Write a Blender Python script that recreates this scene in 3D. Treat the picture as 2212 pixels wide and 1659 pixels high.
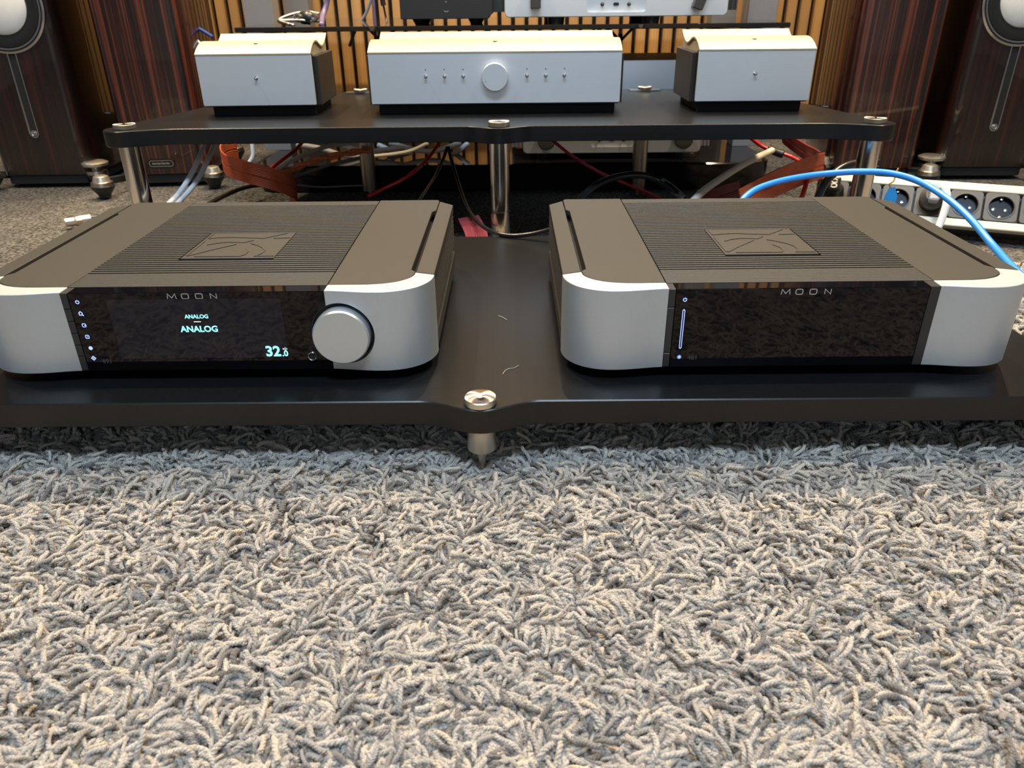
import bpy, bmesh, math, random
import numpy as np
from mathutils import Vector, Matrix
random.seed(7); rng = np.random.default_rng(11)
for o in list(bpy.data.objects): bpy.data.objects.remove(o)
S = bpy.context.scene; C = S.collection

# ------------------------------------------------------------------ camera
FPX, CX, CY, CAMZ = 1626.07, 1106.0, 829.5, 0.400
PITCH, ROLL, YAW = 0.478206, 0.009512, 0.004297
_f = np.array([-math.sin(YAW)*math.cos(PITCH), math.cos(YAW)*math.cos(PITCH), -math.sin(PITCH)])
_r = np.cross(_f, [0, 0, 1]); _r /= np.linalg.norm(_r); _u = np.cross(_r, _f)
_c, _s = math.cos(ROLL), math.sin(ROLL)
CR, CU, CD = _c*_r-_s*_u, _s*_r+_c*_u, _f
cd = bpy.data.cameras.new('camera'); cam = bpy.data.objects.new('camera', cd); C.objects.link(cam)
cd.sensor_width = 36; cd.lens = FPX/2212*36; cd.clip_start = 0.02
cam.matrix_world = Matrix(((CR[0], CU[0], -CD[0], 0), (CR[1], CU[1], -CD[1], 0), (CR[2], CU[2], -CD[2], CAMZ), (0, 0, 0, 1)))
cd.dof.use_dof = True; cd.dof.focus_distance = 0.80; cd.dof.aperture_fstop = 13
S.camera = cam

def at(u, v, Y):                                     # pixel + distance -> point in the room
    d = (u-CX)/FPX*CR-(v-CY)/FPX*CU+CD
    t = Y/d[1]
    return np.array([0, 0, CAMZ])+t*d

# ------------------------------------------------------------------ world, lights, exposure
w = bpy.data.worlds.new('world'); S.world = w; w.use_nodes = True
w.node_tree.nodes['Background'].inputs[0].default_value = (0.75, 0.85, 1.0, 1)
w.node_tree.nodes['Background'].inputs[1].default_value = 0.03
vs = S.view_settings; vs.view_transform = 'Standard'; vs.look = 'None'; vs.gamma = 1; vs.use_curve_mapping = False
vs.exposure = 0.15
WARM, COOL = (1.0, 0.78, 0.50), (0.62, 0.81, 1.0)
def spot(x, y, z, tx, ty, power, col=WARM, ang=95, rad=0.035):
    l = bpy.data.lights.new('ceiling_spot', 'SPOT'); l.energy = power; l.color = col
    l.spot_size = math.radians(ang); l.spot_blend = 0.6; l.shadow_soft_size = rad
    o = bpy.data.objects.new('ceiling_spot', l); C.objects.link(o); o.location = (x, y, z)
    o.rotation_euler = (Vector((tx, ty, 0))-Vector((x, y, z))).to_track_quat('-Z', 'Y').to_euler()
def panel(x, y, z, sx, sy, power, col, rot):
    l = bpy.data.lights.new('light_panel', 'AREA'); l.shape = 'RECTANGLE'; l.size = sx; l.size_y = sy; l.energy = power; l.color = col
    o = bpy.data.objects.new('light_panel', l); C.objects.link(o); o.location = (x, y, z); o.rotation_euler = rot
for x in (-1.0, 0.1, 1.1): spot(x, 2.12, 2.36, x*0.75, 0.75, 185)
for x in (-1.25, 1.25): spot(x, 1.02, 2.40, x*0.4, 0.75, 85)
for x in (-1.1, -0.35, 0.4, 1.15): spot(x, 1.35, 2.42, x, 2.45, 75, ang=80)  # unseen wash spots, added to brighten the slats
for x in (-1.22, 1.28): spot(x, 2.02, 2.42, x*0.98, 2.50, 90, ang=70)  # extra spots, added to light the wall between the towers
panel(0.0, -0.45, 2.42, 1.3, 0.4, 66, COOL, (0.22, 0, 0))
panel(0.3, -2.3, 1.35, 2.0, 1.2, 11, (0.72, 0.86, 1.0), (math.radians(90), 0, 0))

# ------------------------------------------------------------------ materials
M = {}
def mat(name, col, rough=0.5, metal=0.0, coat=0.0, spec=0.5, emit=None, es=0.0, noise=0.0, nscale=60, bump=0.0, bscale=400, stretch=None):
    m = bpy.data.materials.new(name); m.use_nodes = True; nt = m.node_tree; b = nt.nodes['Principled BSDF']
    b.inputs['Base Color'].default_value = (*col, 1); b.inputs['Roughness'].default_value = rough; b.inputs['Metallic'].default_value = metal
    b.inputs['Coat Weight'].default_value = coat; b.inputs['Coat Roughness'].default_value = 0.03; b.inputs['Specular IOR Level'].default_value = spec
    if emit: b.inputs['Emission Color'].default_value = (*emit, 1); b.inputs['Emission Strength'].default_value = es
    if noise or bump:
        tc = nt.nodes.new('ShaderNodeTexCoord'); mp = nt.nodes.new('ShaderNodeMapping'); nt.links.new(tc.outputs['Object'], mp.inputs[0])
        if stretch: mp.inputs['Scale'].default_value = stretch
    if noise:
        n = nt.nodes.new('ShaderNodeTexNoise'); n.inputs['Scale'].default_value = nscale; n.inputs['Detail'].default_value = 5
        nt.links.new(mp.outputs[0], n.inputs[0])
        r = nt.nodes.new('ShaderNodeValToRGB'); e = r.color_ramp.elements
        e[0].position = 0.3; e[1].position = 0.7
        e[0].color = (*[max(0, c*(1-noise)) for c in col], 1); e[1].color = (*[min(1, c*(1+noise)) for c in col], 1)
        nt.links.new(n.outputs[0], r.inputs[0]); nt.links.new(r.outputs[0], b.inputs['Base Color'])
    if bump:
        n2 = nt.nodes.new('ShaderNodeTexNoise'); n2.inputs['Scale'].default_value = bscale; n2.inputs['Detail'].default_value = 3
        nt.links.new(mp.outputs[0], n2.inputs[0])
        bp = nt.nodes.new('ShaderNodeBump'); bp.inputs['Strength'].default_value = bump; bp.inputs['Distance'].default_value = 0.001
        nt.links.new(n2.outputs[0], bp.inputs['Height']); nt.links.new(bp.outputs[0], b.inputs['Normal'])
    M[name] = m; return m
mat('top_grey', (0.043, 0.041, 0.037), 0.50, 0.35, noise=0.10, nscale=900, bump=0.12, bscale=1800)
mat('slot_black', (0.004, 0.004, 0.005), 0.6)
mat('body_black', (0.012, 0.012, 0.013), 0.45)
mat('alu_blast', (0.53, 0.57, 0.605), 0.46, 0.70, noise=0.04, nscale=1500, bump=0.05, bscale=2500)
mat('alu_knob', (0.56, 0.60, 0.63), 0.42, 0.70, noise=0.03, nscale=1500)
mat('glass_black', (0.003, 0.003, 0.0045), 0.035, spec=0.22)
mat('screen', (0.003, 0.003, 0.0045), 0.04, spec=0.22, emit=(0.40, 0.38, 0.62), es=0.012)
mat('button_black', (0.018, 0.019, 0.021), 0.4)
mat('letter_grey', (0.42, 0.42, 0.42), 0.4, 0.5)
mat('letter_dim', (0.05, 0.05, 0.055), 0.5)
mat('led_cyan', (0.2, 0.5, 0.5), 0.5, emit=(0.32, 0.95, 0.95), es=1.0)
mat('led_white', (0.5, 0.5, 0.5), 0.5, emit=(0.85, 0.95, 1.0), es=1.0)
mat('led_blue', (0.3, 0.35, 0.6), 0.5, emit=(0.34, 0.45, 1.0), es=1.1)
mat('shelf_black', (0.0060, 0.0066, 0.0076), 0.30, spec=0.4, noise=0.15, nscale=300, bump=0.02, bscale=900)
mat('shelf_edge', (0.45, 0.45, 0.46), 0.25, 0.9)
mat('steel', (0.62, 0.60, 0.57), 0.16, 1.0)
mat('steel_soft', (0.50, 0.46, 0.40), 0.30, 1.0)
mat('foot_steel', (0.52, 0.48, 0.42), 0.38, 0.85, noise=0.06, nscale=80, stretch=(3, 3, 0.4))
mat('alu_face', (0.72, 0.755, 0.80), 0.42, 0.65, noise=0.03, nscale=300, stretch=(0.3, 1, 30))
mat('lid_alu_warmlit', (0.38, 0.34, 0.25), 0.50, 0.35, noise=0.02, nscale=500)  # warm tint of the lamps put into the lid colour
mat('side_dark', (0.022, 0.020, 0.018), 0.5, 0.2, noise=0.1, nscale=200)
mat('felt_black', (0.006, 0.006, 0.006), 0.9)
mat('piano_black', (0.006, 0.006, 0.007), 0.05, spec=0.5)
mat('smoke_glass', (0.010, 0.010, 0.010), 0.04, spec=0.6)
mat('grey_post', (0.20, 0.195, 0.20), 0.5, noise=0.04, nscale=200)
mat('box_black', (0.014, 0.014, 0.015), 0.5, bump=0.1, bscale=1500)
mat('mark_grey', (0.35, 0.35, 0.36), 0.5)
mat('fin_white', (0.62, 0.63, 0.66), 0.4, 0.5)
mat('knob_dark', (0.06, 0.058, 0.052), 0.4, 0.4)
mat('cone_white', (0.80, 0.77, 0.72), 0.45, noise=0.03, nscale=40)
mat('rubber', (0.012, 0.012, 0.013), 0.35)
mat('chrome_dim', (0.55, 0.55, 0.57), 0.2, 1.0)
mat('strip_alu', (0.56, 0.52, 0.41), 0.45, 0.2)
mat('strip_grey', (0.060, 0.057, 0.052), 0.45)
mat('strip_dark', (0.06, 0.058, 0.055), 0.4, 0.3)
mat('socket_black', (0.006, 0.006, 0.009), 0.3, spec=0.2)
mat('plug_grey', (0.30, 0.32, 0.34), 0.4)
mat('wire_white', (0.78, 0.79, 0.80), 0.35)
mat('wire_cream', (0.80, 0.76, 0.64), 0.4)
mat('wire_black', (0.012, 0.012, 0.013), 0.25)
mat('wire_grey', (0.16, 0.17, 0.19), 0.35)
mat('wire_red', (0.55, 0.02, 0.02), 0.25)
mat('wire_blue', (0.03, 0.25, 0.75), 0.33)
mat('wire_navy', (0.05, 0.08, 0.30), 0.4)
mat('wire_violet', (0.13, 0.10, 0.20), 0.4)
mat('wire_orange', (0.85, 0.22, 0.08), 0.4, noise=0.25, nscale=120)
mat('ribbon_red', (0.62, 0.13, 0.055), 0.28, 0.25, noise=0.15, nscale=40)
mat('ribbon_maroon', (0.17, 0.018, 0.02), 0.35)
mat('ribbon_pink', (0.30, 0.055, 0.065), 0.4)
mat('rug_backing', (0.05, 0.05, 0.055), 0.9)
mat('tag_blue', (0.01, 0.30, 0.75), 0.4)
mat('string_gold', (0.45, 0.22, 0.03), 0.6)
mat('xlr_silver', (0.75, 0.70, 0.60), 0.28, 0.9)
mat('brass', (0.75, 0.55, 0.28), 0.25, 1.0)
mat('paint_wall', (0.36, 0.35, 0.34), 0.8, noise=0.03, nscale=20)
mat('paint_ceiling', (0.72, 0.71, 0.69), 0.85)

def streak(name, ca, cb, cc, scale, coat, rough, sy=0.02):   # vertical-grain veneer
    m = bpy.data.materials.new(name); m.use_nodes = True; nt = m.node_tree; b = nt.nodes['Principled BSDF']
    tc = nt.nodes.new('ShaderNodeTexCoord'); mp = nt.nodes.new('ShaderNodeMapping'); mp.inputs['Scale'].default_value = (1, 0.35, sy)
    n = nt.nodes.new('ShaderNodeTexNoise'); n.inputs['Scale'].default_value = scale; n.inputs['Detail'].default_value = 4; n.inputs['Roughness'].default_value = 0.6; n.inputs['Distortion'].default_value = 0.15
    r = nt.nodes.new('ShaderNodeValToRGB'); e = r.color_ramp.elements
    e[0].position = 0.40; e[0].color = (*ca, 1); e[1].position = 0.66; e[1].color = (*cc, 1)
    k = e.new(0.52); k.color = (*cb, 1)
    nt.links.new(tc.outputs['Object'], mp.inputs[0]); nt.links.new(mp.outputs[0], n.inputs[0]); nt.links.new(n.outputs[0], r.inputs[0]); nt.links.new(r.outputs[0], b.inputs['Base Color'])
    b.inputs['Roughness'].default_value = rough; b.inputs['Coat Weight'].default_value = coat; b.inputs['Coat Roughness'].default_value = 0.02
    M[name] = m
streak('ebony', (0.0035, 0.0012, 0.0012), (0.020, 0.0042, 0.003), (0.115, 0.025, 0.010), 135, 0.6, 0.35, sy=0.008)
streak('ebony_dark', (0.004, 0.0015, 0.0015), (0.008, 0.0025, 0.002), (0.026, 0.005, 0.004), 60, 0.7, 0.35)
streak('oak', (0.40, 0.21, 0.07), (0.50, 0.27, 0.095), (0.58, 0.33, 0.13), 90, 0.0, 0.5, sy=0.03)

# yarn of the shaggy rug: colour differs from strand to strand
m = bpy.data.materials.new('yarn'); m.use_nodes = True; nt = m.node_tree; b = nt.nodes['Principled BSDF']
oi = nt.nodes.new('ShaderNodeObjectInfo'); r = nt.nodes.new('ShaderNodeValToRGB'); e = r.color_ramp.elements
e[0].position = 0.0; e[0].color = (0.13, 0.118, 0.110, 1); e[1].position = 1.0; e[1].color = (0.66, 0.54, 0.40, 1)
for p, c in ((0.14, (0.23, 0.21, 0.192)), (0.36, (0.43, 0.395, 0.355)), (0.75, (0.56, 0.51, 0.455)), (0.96, (0.60, 0.52, 0.42))):
    k = e.new(p); k.color = (*c, 1)
nt.links.new(oi.outputs['Random'], r.inputs[0])
tc = nt.nodes.new('ShaderNodeTexCoord'); n = nt.nodes.new('ShaderNodeTexNoise'); n.inputs['Scale'].default_value = 1300; n.inputs['Detail'].default_value = 4
mp = nt.nodes.new('ShaderNodeMapping'); mp.inputs['Scale'].default_value = (0.25, 1, 1); nt.links.new(tc.outputs['Object'], mp.inputs[0]); nt.links.new(mp.outputs[0], n.inputs[0])
mx = nt.nodes.new('ShaderNodeMix'); mx.data_type = 'RGBA'; mx.blend_type = 'MULTIPLY'; mx.inputs['Factor'].default_value = 0.8
fr = nt.nodes.new('ShaderNodeValToRGB'); fe = fr.color_ramp.elements; fe[0].position = 0.34; fe[0].color = (0.38, 0.36, 0.35, 1); fe[1].position = 0.62; fe[1].color = (1, 1, 1, 1)
nt.links.new(n.outputs[0], fr.inputs[0]); nt.links.new(r.outputs[0], mx.inputs['A']); nt.links.new(fr.outputs[0], mx.inputs['B'])
g = nt.nodes.new('ShaderNodeBrightContrast'); g.inputs['Bright'].default_value = 0.01; nt.links.new(mx.outputs['Result'], g.inputs[0])
nt.links.new(g.outputs[0], b.inputs['Base Color']); b.inputs['Roughness'].default_value = 0.75; b.inputs['Specular IOR Level'].default_value = 0.25
b.inputs['Sheen Weight'].default_value = 0.3
bp = nt.nodes.new('ShaderNodeBump'); bp.inputs['Strength'].default_value = 0.9; bp.inputs['Distance'].default_value = 0.0008
nt.links.new(n.outputs[0], bp.inputs['Height']); nt.links.new(bp.outputs[0], b.inputs['Normal'])
M['yarn'] = m
# short-pile floor carpet
m = bpy.data.materials.new('carpet'); m.use_nodes = True; nt = m.node_tree; b = nt.nodes['Principled BSDF']
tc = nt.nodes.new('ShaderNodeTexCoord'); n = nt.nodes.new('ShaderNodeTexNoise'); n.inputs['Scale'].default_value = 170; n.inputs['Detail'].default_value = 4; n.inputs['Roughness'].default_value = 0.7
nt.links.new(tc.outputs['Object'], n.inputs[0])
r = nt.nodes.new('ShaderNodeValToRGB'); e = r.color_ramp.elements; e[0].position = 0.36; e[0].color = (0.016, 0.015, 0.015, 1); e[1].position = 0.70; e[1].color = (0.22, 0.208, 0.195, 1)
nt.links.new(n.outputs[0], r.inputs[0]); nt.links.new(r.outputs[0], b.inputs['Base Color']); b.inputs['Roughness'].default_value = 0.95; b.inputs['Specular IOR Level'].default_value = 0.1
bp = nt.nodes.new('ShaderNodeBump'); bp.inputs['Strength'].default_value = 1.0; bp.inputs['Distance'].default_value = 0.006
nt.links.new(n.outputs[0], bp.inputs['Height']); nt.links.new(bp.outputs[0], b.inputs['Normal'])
M['carpet'] = m

# ------------------------------------------------------------------ builders
def obj(name, me, m=None, parent=None, loc=None, smooth=False):
    if isinstance(me, bmesh.types.BMesh):
        bm = me; me = bpy.data.meshes.new(name); bm.to_mesh(me); bm.free()
    o = bpy.data.objects.new(name, me); C.objects.link(o)
    if m is not None:
        for k in (m if isinstance(m, (list, tuple)) else [m]): me.materials.append(M[k])
    if smooth:
        me.polygons.foreach_set('use_smooth', [True]*len(me.polygons))
        if smooth != 'all': me.set_sharp_from_angle(angle=math.radians(smooth if smooth is not True else 35))
    if parent is not None: o.parent = parent
    if loc is not None: o.location = loc
    return o
def tag(o, label, cat, group=None, kind=None):
    o['label'] = label; o['category'] = cat
    if group: o['group'] = group
    if kind: o['kind'] = kind
    return o
def thing(name, label, cat, loc=(0, 0, 0), rz=0, group=None):
    o = bpy.data.objects.new(name, None); C.objects.link(o); o.location = loc; o.rotation_euler = (0, 0, rz); o.empty_display_size = 0.02
    return tag(o, label, cat, group)
def struct(o): o['kind'] = 'structure'; return o
def copy_tree(o, parent=None):
    c = o.copy(); C.objects.link(c); c.parent = parent
    for ch in list(o.children): copy_tree(ch, c)
    return c

def box(x0, x1, y0, y1, z0, z1, bev=0.0, seg=2, bm=None):
    own = bmesh.new()
    vs_ = [own.verts.new((x, y, z)) for x in (x0, x1) for y in (y0, y1) for z in (z0, z1)]
    for f in ((0, 1, 3, 2), (4, 6, 7, 5), (0, 4, 5, 1), (2, 3, 7, 6), (0, 2, 6, 4), (1, 5, 7, 3)): own.faces.new([vs_[i] for i in f])
    if bev: bmesh.ops.bevel(own, geom=own.edges[:], offset=bev, segments=seg, affect='EDGES', profile=0.5)
    if bm is None: return own
    merge(bm, own); return bm
def merge(bm, other):
    me = bpy.data.meshes.new('tmp'); other.to_mesh(me); other.free(); bm.from_mesh(me); bpy.data.meshes.remove(me)
def prism(pts, z0, z1, ch=0.0, axis='z', bm=None):   # outline extruded; chamfered rims; axis y: pts are (x,z), extruded along y
    pts = [Vector((p[0], p[1])) for p in pts]; n = len(pts)
    area = sum(pts[i].x*pts[(i+1) % n].y-pts[(i+1) % n].x*pts[i].y for i in range(n))
    if area < 0: pts.reverse()
    def off(d):
        if d == 0: return pts
        r = []
        for i in range(n):
            a = (pts[i]-pts[i-1]).normalized(); b_ = (pts[(i+1) % n]-pts[i]).normalized()
            na, nb = Vector((-a.y, a.x)), Vector((-b_.y, b_.x)); k = (na+nb)
            k = k/max(k.length_squared/2, 0.4); r.append(pts[i]+k*d)
        return r
    rings = [(z0, ch), (z0+ch, 0), (z1-ch, 0), (z1, ch)] if ch else [(z0, 0), (z1, 0)]
    own = bmesh.new(); R = []
    for z, d in rings:
        R.append([own.verts.new((p.x, p.y, z) if axis == 'z' else (p.x, z, p.y)) for p in off(d)])
    for a, b_ in zip(R, R[1:]):
        for i in range(n): own.faces.new((a[i], a[(i+1) % n], b_[(i+1) % n], b_[i]))
    own.faces.new(R[0][::-1]); own.faces.new(R[-1])
    bmesh.ops.recalc_face_normals(own, faces=own.faces[:])
    if bm is None: return own
    merge(bm, own); return bm
def rrect(x0, x1, y0, y1, r, seg=6):
    p = []
    for cx, cy, a0 in ((x1-r, y1-r, 0), (x0+r, y1-r, 90), (x0+r, y0+r, 180), (x1-r, y0+r, 270)):
        for k in range(seg+1):
            a = math.radians(a0+90*k/seg); p.append((cx+r*math.cos(a), cy+r*math.sin(a)))
    return p
def lathe(prof, seg=32, axis='z', c=(0, 0, 0), bm=None, cap=True):   # prof: (radius, height); axis 'y' points towards -y
    own = bmesh.new(); rings = []
    for r_, h in prof:
        if r_ < 1e-6:
            rings.append([own.verts.new((c[0], c[1], c[2]+h) if axis == 'z' else (c[0], c[1]-h, c[2]))]); continue
        ring = []
        for k in range(seg):
            a = 2*math.pi*k/seg; x, y = r_*math.cos(a), r_*math.sin(a)
            ring.append(own.verts.new((c[0]+x, c[1]+y, c[2]+h) if axis == 'z' else (c[0]+x, c[1]-h, c[2]+y)))
        rings.append(ring)
    for a, b_ in zip(rings, rings[1:]):
        if len(a) == 1 and len(b_) == 1: continue
        for k in range(seg):
            k2 = (k+1) % seg
            if len(a) == 1: own.faces.new((a[0], b_[k2], b_[k]))
            elif len(b_) == 1: own.faces.new((a[k], a[k2], b_[0]))
            else: own.faces.new((a[k], a[k2], b_[k2], b_[k]))
    for ring in (rings[0], rings[-1]):
        if len(ring) > 1 and cap: own.faces.new(ring)
    bmesh.ops.recalc_face_normals(own, faces=own.faces[:])
    if bm is None: return own
    merge(bm, own); return bm
def spline(pts, n=8):
    P = [np.array(p, float) for p in pts]; P = [2*P[0]-P[1]]+P+[2*P[-1]-P[-2]]; out = []
    for i in range(1, len(P)-2):
        for k in range(n):
            t = k/n; a, b_, c_, d = P[i-1], P[i], P[i+1], P[i+2]
            out.append(0.5*((2*b_)+(c_-a)*t+(2*a-5*b_+4*c_-d)*t*t+(3*b_-a-3*c_+d)*t**3))
    out.append(P[-2]); return np.array(out)
def sweep(path, section, up=None, taper=None):            # section: closed list of (a,b); frame by parallel transport, or with given width vectors
    n = len(path); T = np.gradient(path, axis=0); T /= np.linalg.norm(T, axis=1)[:, None]
    bm = bmesh.new(); rings = []
    N = None
    for i in range(n):
        if up is not None: N = np.array(up[i], float)
        elif N is None: N = np.cross(T[0], [0.3, 0.5, 0.81])
        N = N-T[i]*(N@T[i]); N /= np.linalg.norm(N); B = np.cross(T[i], N)
        k = taper[i] if taper is not None else 1
        rings.append([bm.verts.new(path[i]+(N*a+B*b_)*k) for a, b_ in section])
    for a, b_ in zip(rings, rings[1:]):
        for k in range(len(section)):
            k2 = (k+1) % len(section); bm.faces.new((a[k], a[k2], b_[k2], b_[k]))
    bm.faces.new(rings[0]); bm.faces.new(rings[-1]); bmesh.ops.recalc_face_normals(bm, faces=bm.faces[:])
    return bm
def circ(r_, n=10): return [(r_*math.cos(2*math.pi*k/n), r_*math.sin(2*math.pi*k/n)) for k in range(n)]
def tube(pts, r_, n=10, k=8): return sweep(spline(pts, k), circ(r_, n))
def px(*ps): return [at(*p) for p in ps]
def stroke(polys, wid, th, map3):                         # ribbons of width wid along 2-D polylines, thickness th, mapped to 3-D by map3(a,b,h)
    bm = bmesh.new()
    for pl in polys:
        pl = [Vector(p) for p in pl]; n = len(pl); closed = (pl[0]-pl[-1]).length < 1e-9
        if closed: pl = pl[:-1]; n -= 1
        L, Rr = [], []
        for i in range(n):
            a = pl[i]-pl[i-1] if (i > 0 or closed) else pl[1]-pl[0]
            b_ = pl[(i+1) % n]-pl[i] if (i < n-1 or closed) else pl[-1]-pl[-2]
            a, b_ = a.normalized(), b_.normalized(); na, nb = Vector((-a.y, a.x)), Vector((-b_.y, b_.x)); k = na+nb
            k = k/max(k.length_squared/2, 0.5)*wid/2; L.append(pl[i]+k); Rr.append(pl[i]-k)
        V = [[bm.verts.new(map3(p.x, p.y, h)) for p in side] for side in (L, Rr) for h in (0, th)]   # L0 L1 R0 R1
        m_ = n if closed else n-1
        for i in range(m_):
            j = (i+1) % n
            for a, b_ in ((1, 3), (0, 1), (3, 2)): bm.faces.new((V[a][i], V[a][j], V[b_][j], V[b_][i]))
        if not closed:
            for i in (0, n-1): bm.faces.new((V[0][i], V[1][i], V[3][i], V[2][i]))
    bmesh.ops.recalc_face_normals(bm, faces=bm.faces[:])
    return bm
def arc(cx, cy, rx, ry, a0, a1, n=12): return [(cx+rx*math.cos(math.radians(a0+(a1-a0)*k/n)), cy+ry*math.sin(math.radians(a0+(a1-a0)*k/n))) for k in range(n+1)]
def front(y): return lambda a, b_, h: (a, y-h, b_)         # drawing plane facing -y
def text(body, width, bold=0.0, name='lettering'):
    cu = bpy.data.curves.new('tmp', 'FONT'); cu.body = body; cu.size = 1; cu.offset = bold; cu.resolution_u = 3; cu.extrude = 0.01
    o = bpy.data.objects.new('tmp', cu); C.objects.link(o); dg = bpy.context.evaluated_depsgraph_get(); dg.update()
    me = bpy.data.meshes.new_from_object(o.evaluated_get(dg)); bpy.data.objects.remove(o); bpy.data.curves.remove(cu)
    co = np.empty(len(me.vertices)*3); me.vertices.foreach_get('co', co); co = co.reshape(-1, 3)
    x0, x1 = co[:, 0].min(), co[:, 0].max(); k = width/(x1-x0); z0 = co[:, 1].min()
    new = np.stack([(co[:, 0]-(x0+x1)/2)*k, -0.0001-co[:, 2]*0.004, (co[:, 1]-z0)*k], 1)
    me.vertices.foreach_set('co', new.ravel()); me.materials.clear(); return me
def boolean(o, cutter):
    md = o.modifiers.new('cut', 'BOOLEAN'); md.operation = 'DIFFERENCE'; md.object = cutter; md.solver = 'EXACT'
    dg = bpy.context.evaluated_depsgraph_get(); dg.update()
    me = bpy.data.meshes.new_from_object(o.evaluated_get(dg)); o.modifiers.clear(); o.data = me
    bpy.data.objects.remove(cutter)

# ------------------------------------------------------------------ the room
FZ = -0.004
WY = 2.47                                                   # front of the slats
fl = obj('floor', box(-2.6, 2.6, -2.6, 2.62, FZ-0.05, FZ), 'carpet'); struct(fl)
struct(obj('ceiling', box(-2.6, 2.6, -2.6, 2.62, 2.5, 2.55), 'paint_ceiling'))
struct(obj('wall_left', box(-2.65, -2.6, -2.6, 2.62, FZ, 2.5), 'paint_wall'))
struct(obj('wall_right', box(2.6, 2.65, -2.6, 2.62, FZ, 2.5), 'paint_wall'))
struct(obj('wall_front', box(-2.6, 2.6, -2.65, -2.6, FZ, 2.5), 'paint_wall'))
wb = obj('wall_back', box(-2.6, 2.6, WY+0.020, 2.62, FZ, 2.5), 'felt_black'); struct(wb)
struct(obj('baseboard_back', box(-2.6, 2.6, WY-0.004, WY+0.020, FZ, 0.088, 0.002), 'piano_black'))
sl = box(-0.0142, 0.0142, 0, 0.020, 0.088, 2.49, 0.0012, 1)
sme = obj('slat', sl, 'oak', wb)
base = sme.data; bpy.data.objects.remove(sme)
k0 = -0.0175
for k in range(-44, 45):
    o = bpy.data.objects.new('slat', base); C.objects.link(o); o.parent = wb; o.location = (k0+0.04*k, WY, 0)

# ------------------------------------------------------------------ shaggy rug
RX0, RX1, RY0, RY1 = -1.15, 1.25, 0.10, 1.17
rug = obj('shag_rug', box(RX0, RX1, RY0, RY1, FZ, FZ+0.004), 'rug_backing')
tag(rug, 'grey-beige shaggy rug of thick twisted yarn in the foreground', 'rug')
protos = bpy.data.collections.new('yarn_strands')
for v in range(14):
    r0 = random.Random(100+v)
    L = r0.uniform(0.016, 0.027); lift = r0.uniform(0.003, 0.0065); curl = r0.uniform(-1.3, 1.3); hook = r0.uniform(-0.3, 0.8)
    pts = []; a = 0; x = y = 0.0; nseg = 7
    for i in range(nseg):
        t = i/(nseg-1); z = 0.001+lift*math.sin(math.pi*min(1, t*1.15)**0.75)*(1.0) - 0.001*t
        if i: a += curl/nseg+(hook*1.2/nseg if t > 0.6 else 0); x += L/(nseg-1)*math.cos(a); y += L/(nseg-1)*math.sin(a)
        pts.append((x, y, z))
    path = spline(pts, 3); n = len(path); T = np.gradient(path, axis=0); T /= np.linalg.norm(T, axis=1)[:, None]
    thick = r0.uniform(0.0013, 0.0019); bm = bmesh.new(); tw = r0.uniform(700, 1000)*r0.choice((-1, 1))
    s = np.concatenate([[0], np.cumsum(np.linalg.norm(np.diff(path, axis=0), axis=1))])
    for ply in range(3):
        cen = []
        for i in range(n):
            N = np.cross(T[i], [0, 0, 1.0]); N /= np.linalg.norm(N)+1e-9; B = np.cross(T[i], N); ph = s[i]*tw*0.8+ply*2.0944
            e = 1-0.3*(i/(n-1))**4; spread = 1+1.2*max(0, i/(n-1)-0.8)
            cen.append(path[i]+(N*math.cos(ph)+B*math.sin(ph))*thick*0.72*spread)
        tp = [1.0]*n; tp[-1] = 0.45; tp[-2] = 0.85
        merge(bm, sweep(np.array(cen), circ(thick*0.82, 6), taper=tp))
    for q in range(40):                                      # loose fibres
        i = r0.randrange(2, n); d = np.array([r0.gauss(0, 1), r0.gauss(0, 1), abs(r0.gauss(0, 0.7))])+T[i]*r0.uniform(0, 1.5); d /= np.linalg.norm(d)
        c2 = np.array([r0.gauss(0, 0.5), r0.gauss(0, 0.5), r0.gauss(0, 0.3)-0.3]); l_ = r0.uniform(0.003, 0.0075); w_ = np.cross(d, [0, 0, 1.0]); w_ = w_/(np.linalg.norm(w_)+1e-9)*0.00009
        prev = None
        for k in range(4):
            t_ = k/3; c_ = path[i]+d*thick*0.9+(d*t_+c2*t_*t_*0.6)*l_; a_, b2 = bm.verts.new(c_-w_*(1-0.7*t_)), bm.verts.new(c_+w_*(1-0.7*t_))
            if prev: bm.faces.new((prev[0], prev[1], b2, a_))
            prev = (a_, b2)
    me = bpy.data.meshes.new('strand'); bm.to_mesh(me); bm.free(); me.polygons.foreach_set('use_smooth', [True]*len(me.polygons)); me.materials.append(M['yarn'])
    po = bpy.data.objects.new('yarn_strand', me); protos.objects.link(po)
pts = []; attr_r = []; attr_s = []; attr_i = []
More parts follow.
